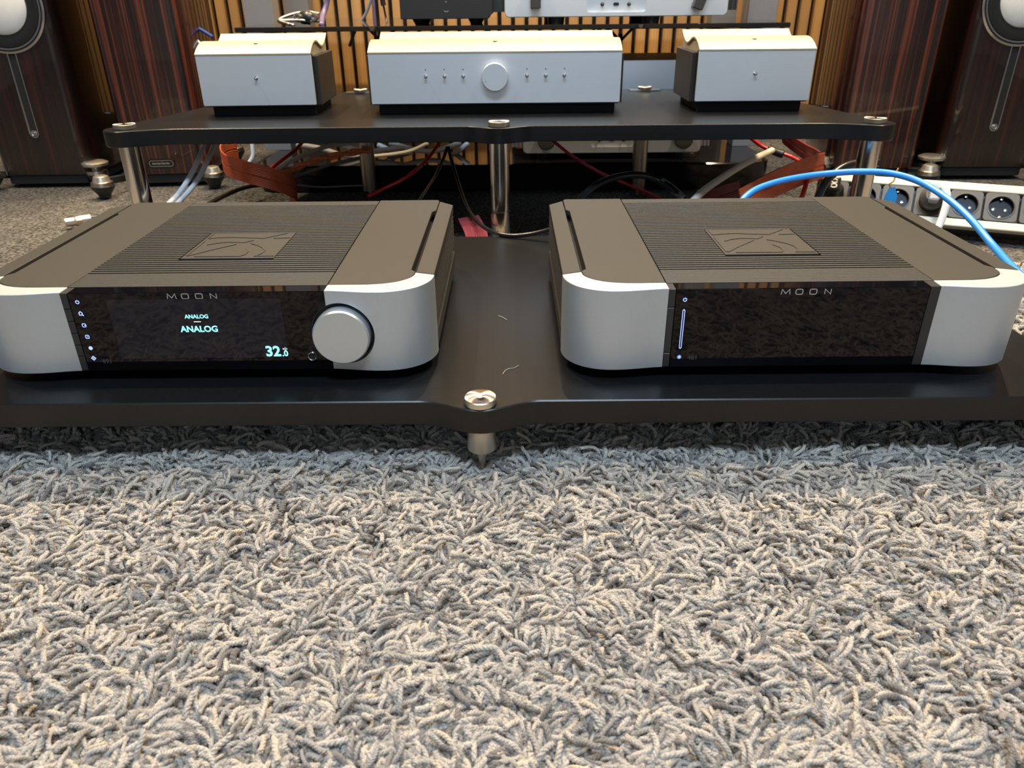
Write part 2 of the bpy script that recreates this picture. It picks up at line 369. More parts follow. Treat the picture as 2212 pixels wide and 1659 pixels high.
def scatter(x0, x1, y0, y1, dens, sc=1.0):
    n = int((x1-x0)*(y1-y0)*dens)
    X = rng.uniform(x0, x1, n); Y = rng.uniform(y0, y1, n)
    for x, y in zip(X, Y):
        hgt = 0.5+0.5*math.sin(x*31+1.7*math.sin(y*23))*math.sin(y*37+1.3*math.sin(x*29))
        dsp = math.hypot(x+0.031, y-0.5914)
        low = max(0.0, 1-dsp/0.045)
        z = FZ+0.0025+rng.uniform(0, 1)**1.2*(0.0055+0.0045*hgt)*(1-low)
        flow = 2.2*math.sin(x*41+2*math.sin(y*37))+2.2*math.cos(y*53+x*23+1.5*math.sin(x*61))
        up = rng.normal(-0.05, 0.30); 
        if rng.uniform() < 0.08: up -= rng.uniform(0.3, 0.9)*(1-low)
        pts.append((x, y, z)); attr_r.append((rng.normal(0, 0.3), up, flow+rng.normal(0, 0.55))); attr_s.append(sc*rng.uniform(0.62, 1.15)); attr_i.append(int(rng.integers(0, 14)))
scatter(-0.75, 0.75, 0.20, 0.66, 125000, 0.74)
scatter(RX0, RX1, 0.66, RY1, 26000, 0.95)
scatter(RX0, -0.75, 0.20, 0.66, 14000, 1.1); scatter(0.75, RX1, 0.20, 0.66, 14000, 1.1)
scatter(RX0, RX1, RY0, 0.20, 9000, 1.2)
me = bpy.data.meshes.new('pile'); me.from_pydata(pts, [], [])
a = me.attributes.new('rot', 'FLOAT_VECTOR', 'POINT'); a.data.foreach_set('vector', np.array(attr_r, 'f').ravel())
a = me.attributes.new('scl', 'FLOAT', 'POINT'); a.data.foreach_set('value', np.array(attr_s, 'f'))
a = me.attributes.new('idx', 'INT', 'POINT'); a.data.foreach_set('value', np.array(attr_i, 'i'))
pile = obj('pile', me, 'yarn', rug); pile['kind'] = 'stuff'
ng = bpy.data.node_groups.new('yarn_pile', 'GeometryNodeTree')
ng.interface.new_socket('Geometry', in_out='INPUT', socket_type='NodeSocketGeometry'); ng.interface.new_socket('Geometry', in_out='OUTPUT', socket_type='NodeSocketGeometry')
N = ng.nodes; gi, go = N.new('NodeGroupInput'), N.new('NodeGroupOutput'); ip = N.new('GeometryNodeInstanceOnPoints'); ci = N.new('GeometryNodeCollectionInfo')
ci.inputs['Collection'].default_value = protos; ci.inputs['Separate Children'].default_value = True; ci.inputs['Reset Children'].default_value = True
def named(nm, ty):
    k = N.new('GeometryNodeInputNamedAttribute'); k.data_type = ty; k.inputs['Name'].default_value = nm; return k.outputs['Attribute']
e2r = N.new('FunctionNodeEulerToRotation'); LK = ng.links
LK.new(gi.outputs[0], ip.inputs['Points']); LK.new(ci.outputs[0], ip.inputs['Instance']); ip.inputs['Pick Instance'].default_value = True
LK.new(named('idx', 'INT'), ip.inputs['Instance Index']); LK.new(named('rot', 'FLOAT_VECTOR'), e2r.inputs[0]); LK.new(e2r.outputs[0], ip.inputs['Rotation'])
LK.new(named('scl', 'FLOAT'), ip.inputs['Scale']); LK.new(ip.outputs[0], go.inputs[0])
pile.modifiers.new('pile', 'NODES').node_group = ng

# ------------------------------------------------------------------ equipment platforms
def smooth_outline(pts, n=6):
    P = [np.array(p, float) for p in pts]; m_ = len(P); out = []
    for i in range(m_):
        a, b_, c_, d = P[i-1], P[i], P[(i+1) % m_], P[(i+2) % m_]
        for k in range(n):
            t = k/n; out.append(0.5*((2*b_)+(c_-a)*t+(2*a-5*b_+4*c_-d)*t*t+(3*b_-a-3*c_+d)*t**3))
    return out
def board_outline(cx, yf, yb, bump, hwf, hwb, lob, lobe_fwd, side_y):
    """front edge with a middle bump and rounded corner lobes, straight back"""
    F = []
    for k in range(-16, 17):                                # front, from right to left would be clockwise; keep left->right
        x = k/16*0.056; F.append((cx+x, yf-bump*0.5*(1+math.cos(math.pi*x/0.056))**1.0))
    R = [(hwf-0.115, yf), (hwf-0.085, yf-lobe_fwd*0.2), (hwf-0.055, yf-lobe_fwd*0.65)]
    cxl, cyl = hwf-lob, yf-lobe_fwd+lob
    R += [(cxl+lob*math.cos(math.radians(t)), cyl+lob*math.sin(math.radians(t))) for t in range(-100, 41, 14)]
    R += [(hwf-0.012, cyl+lob+0.025), (hwf-0.030, side_y-0.05), (hwf-0.042, side_y), (hwb, yb-0.02), (hwb-0.004, yb-0.006), (hwb-0.012, yb)]
    right = [(cx+x, y) for x, y in R]; left = [(cx-x, y) for x, y in R][::-1]
    return F+right+left
def disc_cap(name, parent, x, y, z, r_=0.0147, h=0.0065):
    d = obj(name, lathe([(r_-0.0012, 0), (r_, 0.0008), (r_, h-0.0008), (r_-0.0008, h), (0.0028, h), (0.0, h-0.0016)], 48), 'steel_disc', parent, (x, y, z), 30)
    return d
# radially turned steel (fan-shaped highlights)
m = bpy.data.materials.new('steel_disc'); m.use_nodes = True; b = m.node_tree.nodes['Principled BSDF']
b.inputs['Base Color'].default_value = (0.66, 0.62, 0.55, 1); b.inputs['Metallic'].default_value = 1; b.inputs['Roughness'].default_value = 0.30; b.inputs['Anisotropic'].default_value = 0.95
tg = m.node_tree.nodes.new('ShaderNodeTangent'); tg.direction_type = 'RADIAL'; tg.axis = 'Z'; m.node_tree.links.new(tg.outputs[0], b.inputs['Tangent'])
M['steel_disc'] = m

ZS = 0.0746; ZSB = 0.0500
plat = thing('equipment_platform', 'low black board platform on a steel cone foot, carrying the two wide amplifiers', 'audio rack', (-0.031, 0.85, FZ))
plat_off = Vector((-0.031, 0.85, FZ))
def under(o, root): o.location = Vector(o.location)-root.location
o = obj('board', prism(board_outline(-0.031, 0.595, 1.1136, 0.0175, 0.612, 0.5465, 0.030, 0.022, 0.72), ZSB, ZS, 0.0011), 'shelf_black', plat, smooth=25); under(o, plat)
def cone_foot(parent, x, y, zt, root):
    f = obj('cone_foot', lathe([(0.0125, 0), (0.0134, -0.021), (0.0129, -0.0222), (0.0056, -0.0222), (0.0052, -0.0262), (0.0018, -0.0445), (0.0, -0.0465)], 40), 'foot_steel', parent, (x, y, zt), 40); under(f, root); return f
for x, y in ((-0.031, 0.5914), (-0.613, 0.598), (0.551, 0.598)):
    o = disc_cap('top_disc', plat, x, y, ZS); under(o, plat); cone_foot(plat, x, y, ZSB, plat)
for x in (-0.33, 0.27):
    o = disc_cap('top_disc', plat, x, 1.085, ZS); under(o, plat); cone_foot(plat, x, 1.085, ZSB, plat)

Z2 = 0.2154; Z2B = 0.1912
rack = thing('equipment_rack', 'black board rack on polished steel posts, carrying three silver boxes with cream-lit tops', 'audio rack', (-0.0225, 1.45, FZ))
o = obj('board', prism(board_outline(-0.0225, 1.240, 1.735, 0.022, 0.624, 0.505, 0.030, 0.027, 1.40), Z2B, Z2, 0.0010), 'shelf_black', rack, smooth=25); under(o, rack)
for x, y in ((-0.0220, 1.2385), (-0.6135, 1.243), (0.5685, 1.239)):
    p = obj('post', lathe([(0.0158, 0), (0.0162, 0.001), (0.0162, 0.0855), (0.0154, 0.0860), (0.0154, 0.0872), (0.0162, 0.0878), (0.0162, Z2B-FZ)], 40), 'steel', rack, (x, y, FZ), 40); under(p, rack)
    o = disc_cap('top_disc', rack, x, y, Z2, 0.0170, 0.0078); under(o, rack)
for x in (-0.322, 0.279):
    p = obj('post', lathe([(0.005, 0), (0.005, 0.014), (0.0165, 0.015), (0.0165, Z2B-FZ)], 32), 'steel_soft', rack, (x, 1.703, FZ), 40); under(p, rack)
    o = disc_cap('top_disc', rack, x, 1.700, Z2+0.003, 0.0145, 0.006); under(o, rack)
    o = obj('clamp_plate', box(-0.032, 0.032, -0.014, 0.008, 0, 0.003, 0.0006), 'steel', rack, (x, 1.706, Z2)); under(o, rack)

# ------------------------------------------------------------------ the two wide amplifiers
EMB = [[(0.020,0.955),(0.035,0.775)], [(0.040,0.670),(0.065,0.090)]]   # emblem strokes in plate units (u right, v back); replaced below
def emblem_strokes(w_, d_):
    H = [[(0.035,0.965),(0.035,0.775)], [(0.035,0.670),(0.035,0.085)],
         [(0.045,0.760),(0.15,0.800),(0.30,0.815),(0.45,0.795),(0.60,0.770),(0.688,0.762),(0.800,0.870),(0.905,0.965)],
         [(0.800,0.755),(0.985,0.770)],
         [(0.115,0.500),(0.20,0.570),(0.32,0.610),(0.44,0.600),(0.500,0.585),(0.590,0.680)],
         [(0.050,0.085),(0.230,0.300),(0.440,0.520)],
         [(0.600,0.545),(0.700,0.470),(0.785,0.370),(0.830,0.270),(0.830,0.160),(0.790,0.075)],
         [(0.130,0.060),(0.620,0.060),(0.655,0.120),(0.660,0.230),(0.610,0.340)], [(0.770,0.060),(0.985,0.060)]]
    return [[((u-0.5)*w_, (v-0.5)*d_) for u, v in pl] for pl in H]
WH, DEP, ZB0, ZT0 = 0.2155, 0.332, 0.0115, 0.0899             # half width, depth, underside, top (above the board)
def corner_outline(s, pw):
    """silver corner cheek in plan, s = side, pw = half width of the dark front panel"""
    out = [(pw, 0.0)]
    for k in range(1, 9):
        t = k/8; out.append((pw+0.046*t, -0.0052*math.sin(math.pi/2*t)**1.6))
    x0, y0 = out[-1]
    for k in range(1, 15):
        a = math.pi/2*k/14; out.append((x0+(WH-x0)*math.sin(a)**0.92, y0+(0.040-y0)*(1-math.cos(a)**0.95)))
    out += [(0.1968, 0.0470)]
    for k in range(0, 13):
        a = math.pi/2*(1-k/12); out.append((0.150+0.0468*math.sin(a)**0.9, 0.0468-0.0323*math.cos(a)**0.9) if k else (0.1966, 0.0462))
    out.append((pw, 0.0145))
    return [(s*x, y) for x, y in out]
def plate_outline(s, pw):
    out = [(pw+0.0003, 0.0150)]
    for k in range(12, -1, -1):
        a = math.pi/2*(1-k/12); out.append((0.150+0.0462*math.sin(a)**0.9, 0.0473-0.0320*math.cos(a)**0.9))
    out += [(0.1962, 0.0500), (0.1918, 0.0560), (0.1918, 0.273), (0.1962, 0.280), (0.1962, DEP-0.004), (0.1930, DEP), (pw+0.0003, DEP)]
    return [(s*x, y) for x, y in out]
def amp_unit(name, label, cx, yf, rz, pw, variant):
    t = thing(name, label, 'amplifier', (cx, yf, ZS), rz)
    bm = box(-0.205, 0.205, 0.0162, DEP+0.010, ZB0, ZT0-0.012, 0.002)
    obj('chassis', bm, 'body_black', t)
    for x in (-0.165, 0.165):
        for y in (0.05, 0.29): obj('foot', lathe([(0.016, 0), (0.018, 0.001), (0.018, ZB0), (0.0, ZB0)], 24), 'rubber', t, (x, y, 0), 40)
    for s in (-1, 1):
        c = obj('corner_panel', prism(corner_outline(s, pw), ZB0-0.0005, ZT0, 0.0005), 'alu_blast', t, smooth=30)
        if variant == 'pre' and s == 1:
            cut = obj('cutter', lathe([(0.0300, -0.03), (0.0300, 0.03)], 64, 'y', (0.1322, 0.0, 0.0480)), None, t)
            bpy.context.view_layer.update(); boolean(c, cut)
            c.data.polygons.foreach_set('use_smooth', [True]*len(c.data.polygons)); c.data.set_sharp_from_angle(angle=math.radians(30))
        obj('top_plate', prism(plate_outline(s, pw), ZT0-0.004, ZT0, 0.0004), 'top_grey', t, smooth=30)
        rail = [(0.1975, 0.0478), (0.2153, 0.0408), (0.2153, 0.303), (0.1975, 0.3215)]
        obj('side_rail', prism([(s*x, y) for x, y in rail], ZT0-0.010, ZT0+0.0004, 0.0005), 'top_grey', t)
        bm = bmesh.new()                                      # finned flank below the rail
        prism([(s*0.205, 0.042), (s*0.2120, 0.042), (s*0.2120, 0.303), (s*0.205, 0.312)], ZB0+0.004, ZT0-0.010, 0, 'z', bm)
        obj('flank', bm, 'body_black', t)
        bm = bmesh.new()
        for k in range(7): box(min(s*0.211, s*0.2150), max(s*0.211, s*0.2150), 0.0425, 0.303, ZT0-0.0165-0.0052*k, ZT0-0.0138-0.0052*k, 0, 2, bm)
        box(min(s*0.211, s*0.2150), max(s*0.211, s*0.2150), 0.0425, 0.303, ZB0+0.002, ZB0+0.019, 0.0008, 1, bm)
        o = obj('flank_fins', bm, 'top_grey', t); o['kind'] = 'stuff'
    # ribbed middle of the lid
    obj('rib_bed', box(-pw, pw, 0.0148, DEP, ZT0-0.016, ZT0-0.0075), 'slot_black', t)
    ew, ed, ey = 0.0945, 0.0900, 0.1415
    bm = bmesh.new()
    def bar(a, b_, y0, y1, z1):                              # rib; undercut invented to darken its walls, slot widens below the lip
        u = 0.0013 if y1-y0 > 0.00335 and y0 > 0.046 else 0.0003
        cs = [(y0+0.0003, z1), (y1-0.0003, z1), (y1, z1-0.0003), (y1-u, ZT0-0.009), (y0+u, ZT0-0.009), (y0, z1-0.0003)]
        A = [bm.verts.new((a, y_, z_)) for y_, z_ in cs]; B = [bm.verts.new((b_, y_, z_)) for y_, z_ in cs]
        for k in range(6): bm.faces.new((A[k], A[(k+1) % 6], B[(k+1) % 6], B[k]))
        bm.faces.new(A[::-1]); bm.faces.new(B)
    def rib(y0, y1, z1):
        if y1 > ey-ed/2-0.001 and y0 < ey+ed/2+0.001:
            bar(-pw+0.0006, -ew/2-0.001, y0, y1, z1); bar(ew/2+0.001, pw-0.0006, y0, y1, z1)
        else: bar(-pw+0.0006, pw-0.0006, y0, y1, z1)
    y = 0.0152
    while y < 0.0455: rib(y, y+0.0037, ZT0-0.0002); y += 0.0043
    y = 0.0475
    while y < 0.306: rib(y, y+0.0034, ZT0); y += 0.0064
    while y < DEP-0.003: rib(y, y+0.0032, ZT0); y += 0.0040
    bmesh.ops.recalc_face_normals(bm, faces=bm.faces[:])
    o = obj('rib_field', bm, 'top_grey', t); o['kind'] = 'stuff'
    ep = obj('emblem_plate', box(-ew/2, ew/2, ey-ed/2, ey+ed/2, ZT0-0.006, ZT0, 0.0003, 1), 'top_grey', t)
    st = emblem_strokes(ew, ed)
    obj('emblem_lines', stroke(st, 0.0016, 0.0007, lambda a, b_, h: (a, ey+b_, ZT0-0.0001+h)), 'top_grey', ep)
    # front
    gx0 = -pw+0.0066; gx1 = pw if variant == 'pre' else pw-0.0092
    g_ = obj('front_glass', box(gx0+0.0003, gx1-0.0002, -0.0003, 0.0148, ZB0, ZT0-0.0006, 0.0005), 'glass_black', t)
    if variant == 'pre':
        cut = obj('cutter', lathe([(0.0300, -0.03), (0.0300, 0.03)], 64, 'y', (0.1322, 0.0, 0.0480)), None, t)
        bpy.context.view_layer.update(); boolean(g_, cut)
    zz = [ZT0-0.0004, ZT0-0.0160, ZT0-0.0282, ZT0-0.0400, ZT0-0.0520, ZT0-0.0632, ZB0] if variant == 'pre' else [ZT0-0.0004, ZT0-0.0185, ZT0-0.0638, ZB0]
    for a, b_ in zip(zz, zz[1:]):
        obj('button', box(-pw+0.0002, gx0-0.0002, -0.0006, 0.0148, b_+0.0003, a-0.0003, 0.0004, 1), 'button_black', t)
    if variant != 'pre': obj('end_strip', box(gx1+0.0002, pw-0.0002, -0.0006, 0.0148, ZB0, ZT0-0.0004, 0.0004, 1), 'button_black', t)
    # wide spaced capitals  M O O N
    mw = 0.0450; lw = 0.0088; lh = 0.0048; st = []
    for i, ch in enumerate('MOON'):
        lw = (0.0080, 0.0062, 0.0062, 0.0066)[i]; xm = (-0.0186, -0.0064, 0.0062, 0.0193)[i]; x0, x1 = xm-lw/2, xm+lw/2
        if ch == 'M': st.append([(x0, 0), (x0+0.0007, lh), (x0+lw/2, lh*0.18), (x1-0.0007, lh), (x1, 0)])
        if ch == 'N': st.append([(x0+0.0006, 0), (x0+0.0006, lh), (x1-0.0006, 0), (x1-0.0006, lh)])
        if ch == 'O': p = rrect(x0, x1, 0, lh, 0.0014, 4); st.append(p+[p[0]])
    mx_ = 0.0 if variant == 'pre' else 0.0015
    obj('nameplate', stroke(st, 0.00085, 0.0001, lambda a, b_, h: (a+mx_, -0.0003-h, b_+ZT0-0.0068)), 'letter_grey', t)
    k = text('491' if variant == 'pre' else '461', 0.0085, 0.01); obj('model_number', k, 'letter_dim', t, (-0.0935 if variant == 'pre' else -0.0950, -0.0003, 0.0190))
    return t
def icon(parent, name, st, x, z, wid, m_='led_blue'):
    k = 1.0 if name == 'level_bar' else 1.3
    return obj(name, stroke(st, wid, 0.0001, lambda a, b_, h: (x+a*k, -0.0003-h, z+b_*k)), m_, parent)
PW = arc(0, 0, 0.0012, 0.0012, 120, 420, 14)
pre = amp_unit('preamplifier', 'left silver and dark amplifier with round volume knob and lit ANALOG display', -0.2908, 0.640, 0.002, 0.1194, 'pre')
pwr = amp_unit('power_amplifier', 'right silver and dark amplifier with plain black glass front and no knob', 0.2612, 0.639, 0.004, 0.1222, 'pwr')
# preamp: screen, lettering, knob, jack
o = obj('display', box(-0.0785, 0.0790, -0.0006, 0.0, 0.0240, 0.0830, 0), 'screen', pre)
for body, wdt, x, z in (('ANALOG', 0.0217, 0.0, 0.0640), ('ANALOG', 0.0345, 0.0, 0.0505)):
    obj('display_text', text(body, wdt, 0.028), 'led_cyan', o, (x, -0.0006, z))
obj('display_dash', box(-0.0032, 0.0032, -0.0008, -0.0006, 0.0605, 0.0611), 'led_white', o)
obj('display_text', text('32', 0.0138, 0.03), 'led_cyan', o, (0.0650, -0.0006, 0.0250))
obj('display_text', text('.0', 0.0056, 0.03), 'led_cyan', o, (0.0758, -0.0006, 0.0251))
obj('display_symbol', stroke([[(-0.0018, 0.0005), (-0.0008, 0.0005), (0.0005, 0.0014), (0.0005, -0.0014), (-0.0008, -0.0005), (-0.0018, -0.0005), (-0.0018, 0.0005)], [(0.0012, 0.0010), (0.0020, 0), (0.0012, -0.0010)]], 0.0003, 0.0001, lambda a, b_, h: (0.0762+a, -0.0006-h, 0.0326+b_)), 'led_white', o)
ix = -0.1050
zc = [0.0808, 0.0695, 0.0580, 0.0465, 0.0350, 0.0246]
def sq(r_): p = rrect(-r_, r_, -r_, r_, r_*0.45, 3); return p+[p[0]]
icon(pre, 'power_icon', [PW, [(0, 0.0003), (0, 0.0015)]], ix, zc[0], 0.0005)
icon(pre, 'home_icon', [[(-0.0014, 0.0003), (0, 0.0016), (0.0012, 0.0004), (0.0010, -0.0010), (-0.0010, -0.0010), (-0.0010, 0.0004)], [(0.0006, -0.0004), (0.0019, -0.0016)]], ix, zc[1], 0.0006)
icon(pre, 'input_icon', [sq(0.0012), [(0.0002, 0.0), (0.0017, 0.0)]], ix, zc[2], 0.0005)
icon(pre, 'output_icon', [sq(0.0012), [(-0.0003, 0.0), (0.0004, 0.0)]], ix, zc[3], 0.0005)
icon(pre, 'menu_icon', [arc(0, 0, 0.0011, 0.0011, 0, 360, 14), arc(0, 0, 0.0004, 0.0004, 0, 360, 8)], ix, zc[4], 0.0007)
icon(pre, 'loop_icon', [[(0.0015, 0), (0, 0.0015), (-0.0015, 0), (0, -0.0015), (0.0015, 0)], [(-0.0004, -0.0004), (0.0004, 0.0004)]], ix, zc[5], 0.0006)
obj('knob_seat', lathe([(0.0299, -0.008), (0.0299, -0.0012), (0.0286, -0.0012), (0.0276, -0.0050), (0.0, -0.0050)], 64, 'y', (0.1322, 0.0, 0.0480)), 'body_black', pre, smooth=30)
kn = obj('volume_knob', lathe([(0.0258, -0.004), (0.0262, 0.003), (0.0262, 0.0105), (0.0252, 0.0118), (0.0249, 0.0124), (0.0, 0.0124)], 72, 'y', (0.1322, 0.0, 0.0480)), 'alu_knob', pre, smooth=30)
jk = obj('headphone_jack', lathe([(0.0034, 0.0), (0.0034, 0.0012), (0.0040, 0.0015), (0.0048, 0.0006), (0.0049, 0.0)], 32, 'y', (0.1010, -0.0003, 0.0250), cap=False), 'chrome_dim', pre, smooth=40)
obj('jack_hole', lathe([(0.0035, 0.0), (0.0035, 0.0003), (0.0, 0.0003)], 28, 'y', (0.1010, -0.0003, 0.0250)), 'slot_black', jk)
# power amp marks
ix = -0.1070
icon(pwr, 'power_icon', [PW, [(0, 0.0003), (0, 0.0015)]], ix, 0.0790, 0.0005)
p = rrect(-0.0009, 0.0009, -0.0192, 0.0192, 0.0009, 4); icon(pwr, 'level_bar', [p+[p[0]]], ix, 0.0500, 0.0006)
icon(pwr, 'brightness_icon', [[(0, -0.0016), (0, 0.0016)], [(-0.0016, 0), (0.0016, 0)], [(-0.0011, -0.0011), (0.0011, 0.0011)], [(-0.0011, 0.0011), (0.0011, -0.0011)]], ix, 0.0218, 0.0004)

# ------------------------------------------------------------------ three silver boxes
def silver_box(name, label, cx, wid, yf, rz, knob):
    t = thing(name, label, 'hi-fi box', (cx, yf, Z2), rz, 'silver boxes on the upper board')
    h0, h1, dep = 0.0185, 0.1005, 0.165
    obj('plinth', box(-wid/2+0.009, wid/2-0.006, 0.018, dep, 0, h0+0.002, 0.001), 'felt_black', t)
    obj('body', box(-wid/2+0.0015, wid/2-0.0015, 0.0035, 0.024, h0-0.002, h1-0.003, 0.001), 'body_black', t)
    obj('shell', box(-wid/2-0.006, wid/2+0.006, 0.020, dep, h0-0.003, h1-0.006, 0.0012), 'side_dark', t)
    obj('face_plate', prism(rrect(-wid/2, wid/2, h0, h1-0.0032, 0.002, 3), 0.0, 0.004, 0.0006, 'y'), 'alu_face', t, smooth=30)
    prof = [(-0.0004, h1-0.0005), (0.012, h1+0.0065), (0.030, h1+0.0135), (0.050, h1+0.0165), (0.068, h1+0.0150), (0.088, h1+0.0090), (0.106, h1+0.0060), (0.122, h1+0.0078), (0.140, h1+0.0145), (0.157, h1+0.0235)]
    pr = spline([(0, y, z) for y, z in prof], 4); bm = bmesh.new(); rows = []
    for i, (_, y, z) in enumerate(pr):
        dz = 0.0026
        rows.append([bm.verts.new((x, y, zz)) for x, zz in ((-wid/2, z), (wid/2, z), (wid/2, z-dz), (-wid/2, z-dz))])
    for a, b_ in zip(rows, rows[1:]):
        for k in range(4): bm.faces.new((a[k], a[(k+1) % 4], b_[(k+1) % 4], b_[k]))
    bm.faces.new(rows[0]); bm.faces.new(rows[-1]); bmesh.ops.recalc_face_normals(bm, faces=bm.faces[:])
    ld = obj('lid', bm, 'lid_alu_warmlit', t, smooth=40)
    bm = bmesh.new(); rows = []                               # cheek under the wavy lid
    lc = obj('lid_core', prism([(max(y, 0.006), z-0.0026) for _, y, z in pr if y > 0.0055]+[(0.157, h1-0.010), (0.006, h1-0.010)], -wid/2+0.003, wid/2-0.003), 'lid_alu_warmlit', t)
    co = lc.data
    for v_ in co.vertices: v_.co = (v_.co.z, v_.co.x, v_.co.y)
    obj('lid_emblem', lathe([(0.004, 0), (0.004, 0.0006), (0.0, 0.0008)], 20), 'mark_grey', ld, (0, 0.030, h1+0.0135))
    def toggle(x, z):
        g_ = obj('toggle', lathe([(0.0030, -0.0005), (0.0030, 0.0006), (0.0014, 0.0010), (0.0011, 0.004), (0.0017, 0.0052), (0.0022, 0.0072), (0.0016, 0.0088), (0.0, 0.0094)], 18, 'y'), 'chrome_dim', t, (x, 0, z), 40)
        return g_
    zt = 0.0620
    if knob:
        for dx in (-0.0972, -0.0655, -0.0340, 0.0735, 0.1050, 0.1365):
            toggle(dx-0.020, zt); obj('pilot_lamp', lathe([(0.0010, -0.0004), (0.0010, 0.0003), (0.0, 0.0003)], 12, 'y'), 'knob_dark', t, (dx-0.020, 0, zt+0.0105))
        obj('volume_knob', lathe([(0.0205, -0.001), (0.0205, 0.002), (0.0222, 0.0022), (0.0224, 0.013), (0.0212, 0.0142), (0.0, 0.0142)], 64, 'y'), 'alu_face', t, (-0.0005, 0, 0.0612), 30)
        obj('knob_mark', lathe([(0.0012, 0), (0.0012, 0.0003), (0.0, 0.0003)], 12, 'y'), 'mark_grey', t, (-0.0165, -0.0142, 0.0545))
    else: toggle(0.0, 0.0620)
    return t
bl = silver_box('silver_box', 'small silver box with cream-lit wavy lid and one toggle, left end of the rack', -0.4316, 0.191, 1.362, 0.035, False)
bc = silver_box('silver_box', 'wide silver box with round knob and six toggles, middle of the rack', -0.0292, 0.424, 1.365, 0.0, True)
br = silver_box('silver_box', 'small silver box with cream-lit wavy lid and one toggle, right end of the rack', 0.4080, 0.194, 1.365, -0.004, False)

# ------------------------------------------------------------------ glass media stand behind
ms = thing('media_stand', 'black glass media stand with grey uprights in front of the slatted wall', 'media stand', (0, 2.05, FZ))
def put(o, root): o.location = Vector(o.location)-root.location; return o
pl = rrect(-0.590, 0.590, 1.745, 2.40, 0.05, 8)
put(obj('plinth', prism(pl, FZ, 0.0560, 0.003), 'piano_black', ms, smooth=25), ms)
put(obj('glass_shelf', prism(rrect(-0.584, 0.584, 1.745, 2.38, 0.004, 3), 0.3325, 0.3420, 0.0012), 'smoke_glass', ms), ms)
for x in (-0.590, 0.582):
    for y in (1.95, 2.30): put(obj('upright', box(x-0.033, x+0.033, y, y+0.055, 0.056, 1.05, 0.001), 'grey_post', ms), ms)
for s in (-0.36, 0.30):                                      # bracket under the glass
    bm = bmesh.new(); merge(bm, sweep(spline([(s-0.05, 2.30, 0.330), (s, 2.30, 0.28)], 2), circ(0.004, 6))); merge(bm, sweep(spline([(s+0.05, 2.30, 0.330), (s, 2.30, 0.28)], 2), circ(0.004, 6)))
    merge(bm, sweep(spline([(s, 2.30, 0.30), (s, 2.30, 0.056)], 2), circ(0.007, 6))); put(obj('bracket', bm, 'rubber', ms), ms)
def stand_amp(name, label, x0, x1, yf, z0, z1, knobs, rec, low):
    t = thing(name, label, 'amplifier', ((x0+x1)/2, yf, z0-0.0135))
    cx = (x0+x1)/2; W = (x1-x0)/2; H = z1-z0; zo = 0.0135
    fp = obj('front_plate', prism(rrect(-W, W, zo, zo+H, 0.010, 6), 0.0, 0.014, 0.0015, 'y'), 'alu_face', t, smooth=30)
    rx0, rx1, rz0, rz1 = rec; rc = rrect(rx0-cx, rx1-cx, rz0-z0+zo, rz1-z0+zo, 0.006, 5)
    cut = obj('cutter', prism(rc, -0.01, 0.009, 0, 'y'), None, t); bpy.context.view_layer.update(); boolean(fp, cut)
    mid = ((rx0+rx1)/2-cx); zr = (rz0+min(rz0+0.022, rz1))/2-z0+zo+0.004
    for dx in (-0.029, 0.027): obj('toggle', lathe([(0.004, 0), (0.004, 0.001), (0.0016, 0.002), (0.0022, 0.016), (0.0, 0.018)], 14, 'y'), 'knob_dark', t, (mid+dx, 0.009, zr), 40)
    obj('slot', prism(rrect(mid-0.006, mid+0.006, zr-0.003, zr+0.003, 0.0029, 4), 0.0075, 0.0092, 0, 'y'), 'slot_black', t)
    for i, (kx, kz) in enumerate(knobs):
        if low: obj('knob', lathe([(0.020, -0.001), (0.020, 0.022), (0.018, 0.024), (0.0, 0.024)], 40, 'y'), 'knob_dark', t, (kx-cx, 0, kz-z0+zo), 30)
        else: obj('lever', box(-0.0105, 0.0105, -0.022, 0.001, 0.0, 0.05, 0.0012, 1), 'knob_dark', t, (kx-cx, 0, kz-z0+zo)).rotation_euler = (0, 0.0 if i == 0 else 0.32, 0)
    obj('body', box(-W+0.02, W-0.02, 0.0135, 0.30, zo+0.004, zo+H-0.004, 0.001), 'body_black', t)
    for s in (-1, 1):
        bm = bmesh.new()
        for k in range(8): box(min(s*(W-0.02), s*(W+0.026)), max(s*(W-0.02), s*(W+0.026)), 0.030+k*0.034, 0.042+k*0.034, zo+0.010, zo+H-0.008, 0, 2, bm)
        for k in range(5): box(s*(W-0.012+0.009*k)-0.0016, s*(W-0.012+0.009*k)+0.0016, 0.026, 0.031, zo+0.010, zo+H-0.008, 0, 2, bm)
        o = obj('heat_fins', bm, 'fin_white' if low else 'knob_dark', t); o['kind'] = 'stuff'
    for fx in ((-W+0.11, W-0.155) if not low else (-W+0.05, W-0.05)):
        for fy in (0.03, 0.24): obj('foot', lathe([(0.017, 0), (0.019, zo+0.004), (0.0, zo+0.004)], 20), 'rubber', t, (fx, fy, 0), 40)
    return t
stand_amp('stand_amplifier', 'silver amplifier plate with two dark levers standing on the glass shelf', -0.016, 0.453, 1.765, 0.3555, 0.545, ((0.0490, 0.3726), (0.3850, 0.3690)), (0.157, 0.281, 0.3640, 0.420), False)
stand_amp('stand_amplifier', 'silver amplifier with white heat fins on the black glossy plinth', 0.0235, 0.4340, 1.800, 0.0695, 0.267, ((0.0760, 0.1010), (0.3900, 0.1010)), (0.180, 0.277, 0.0830, 0.130), True)
t = thing('black_box_device', 'flat matt black device on small feet on the glass shelf', 'device', (-0.138, 1.765, 0.342))
oc = [(-0.0975, 0.012), (0.088, 0.012), (0.0895, 0.016), (0.0975, 0.022), (0.0975, 0.115), (-0.0975, 0.115)]
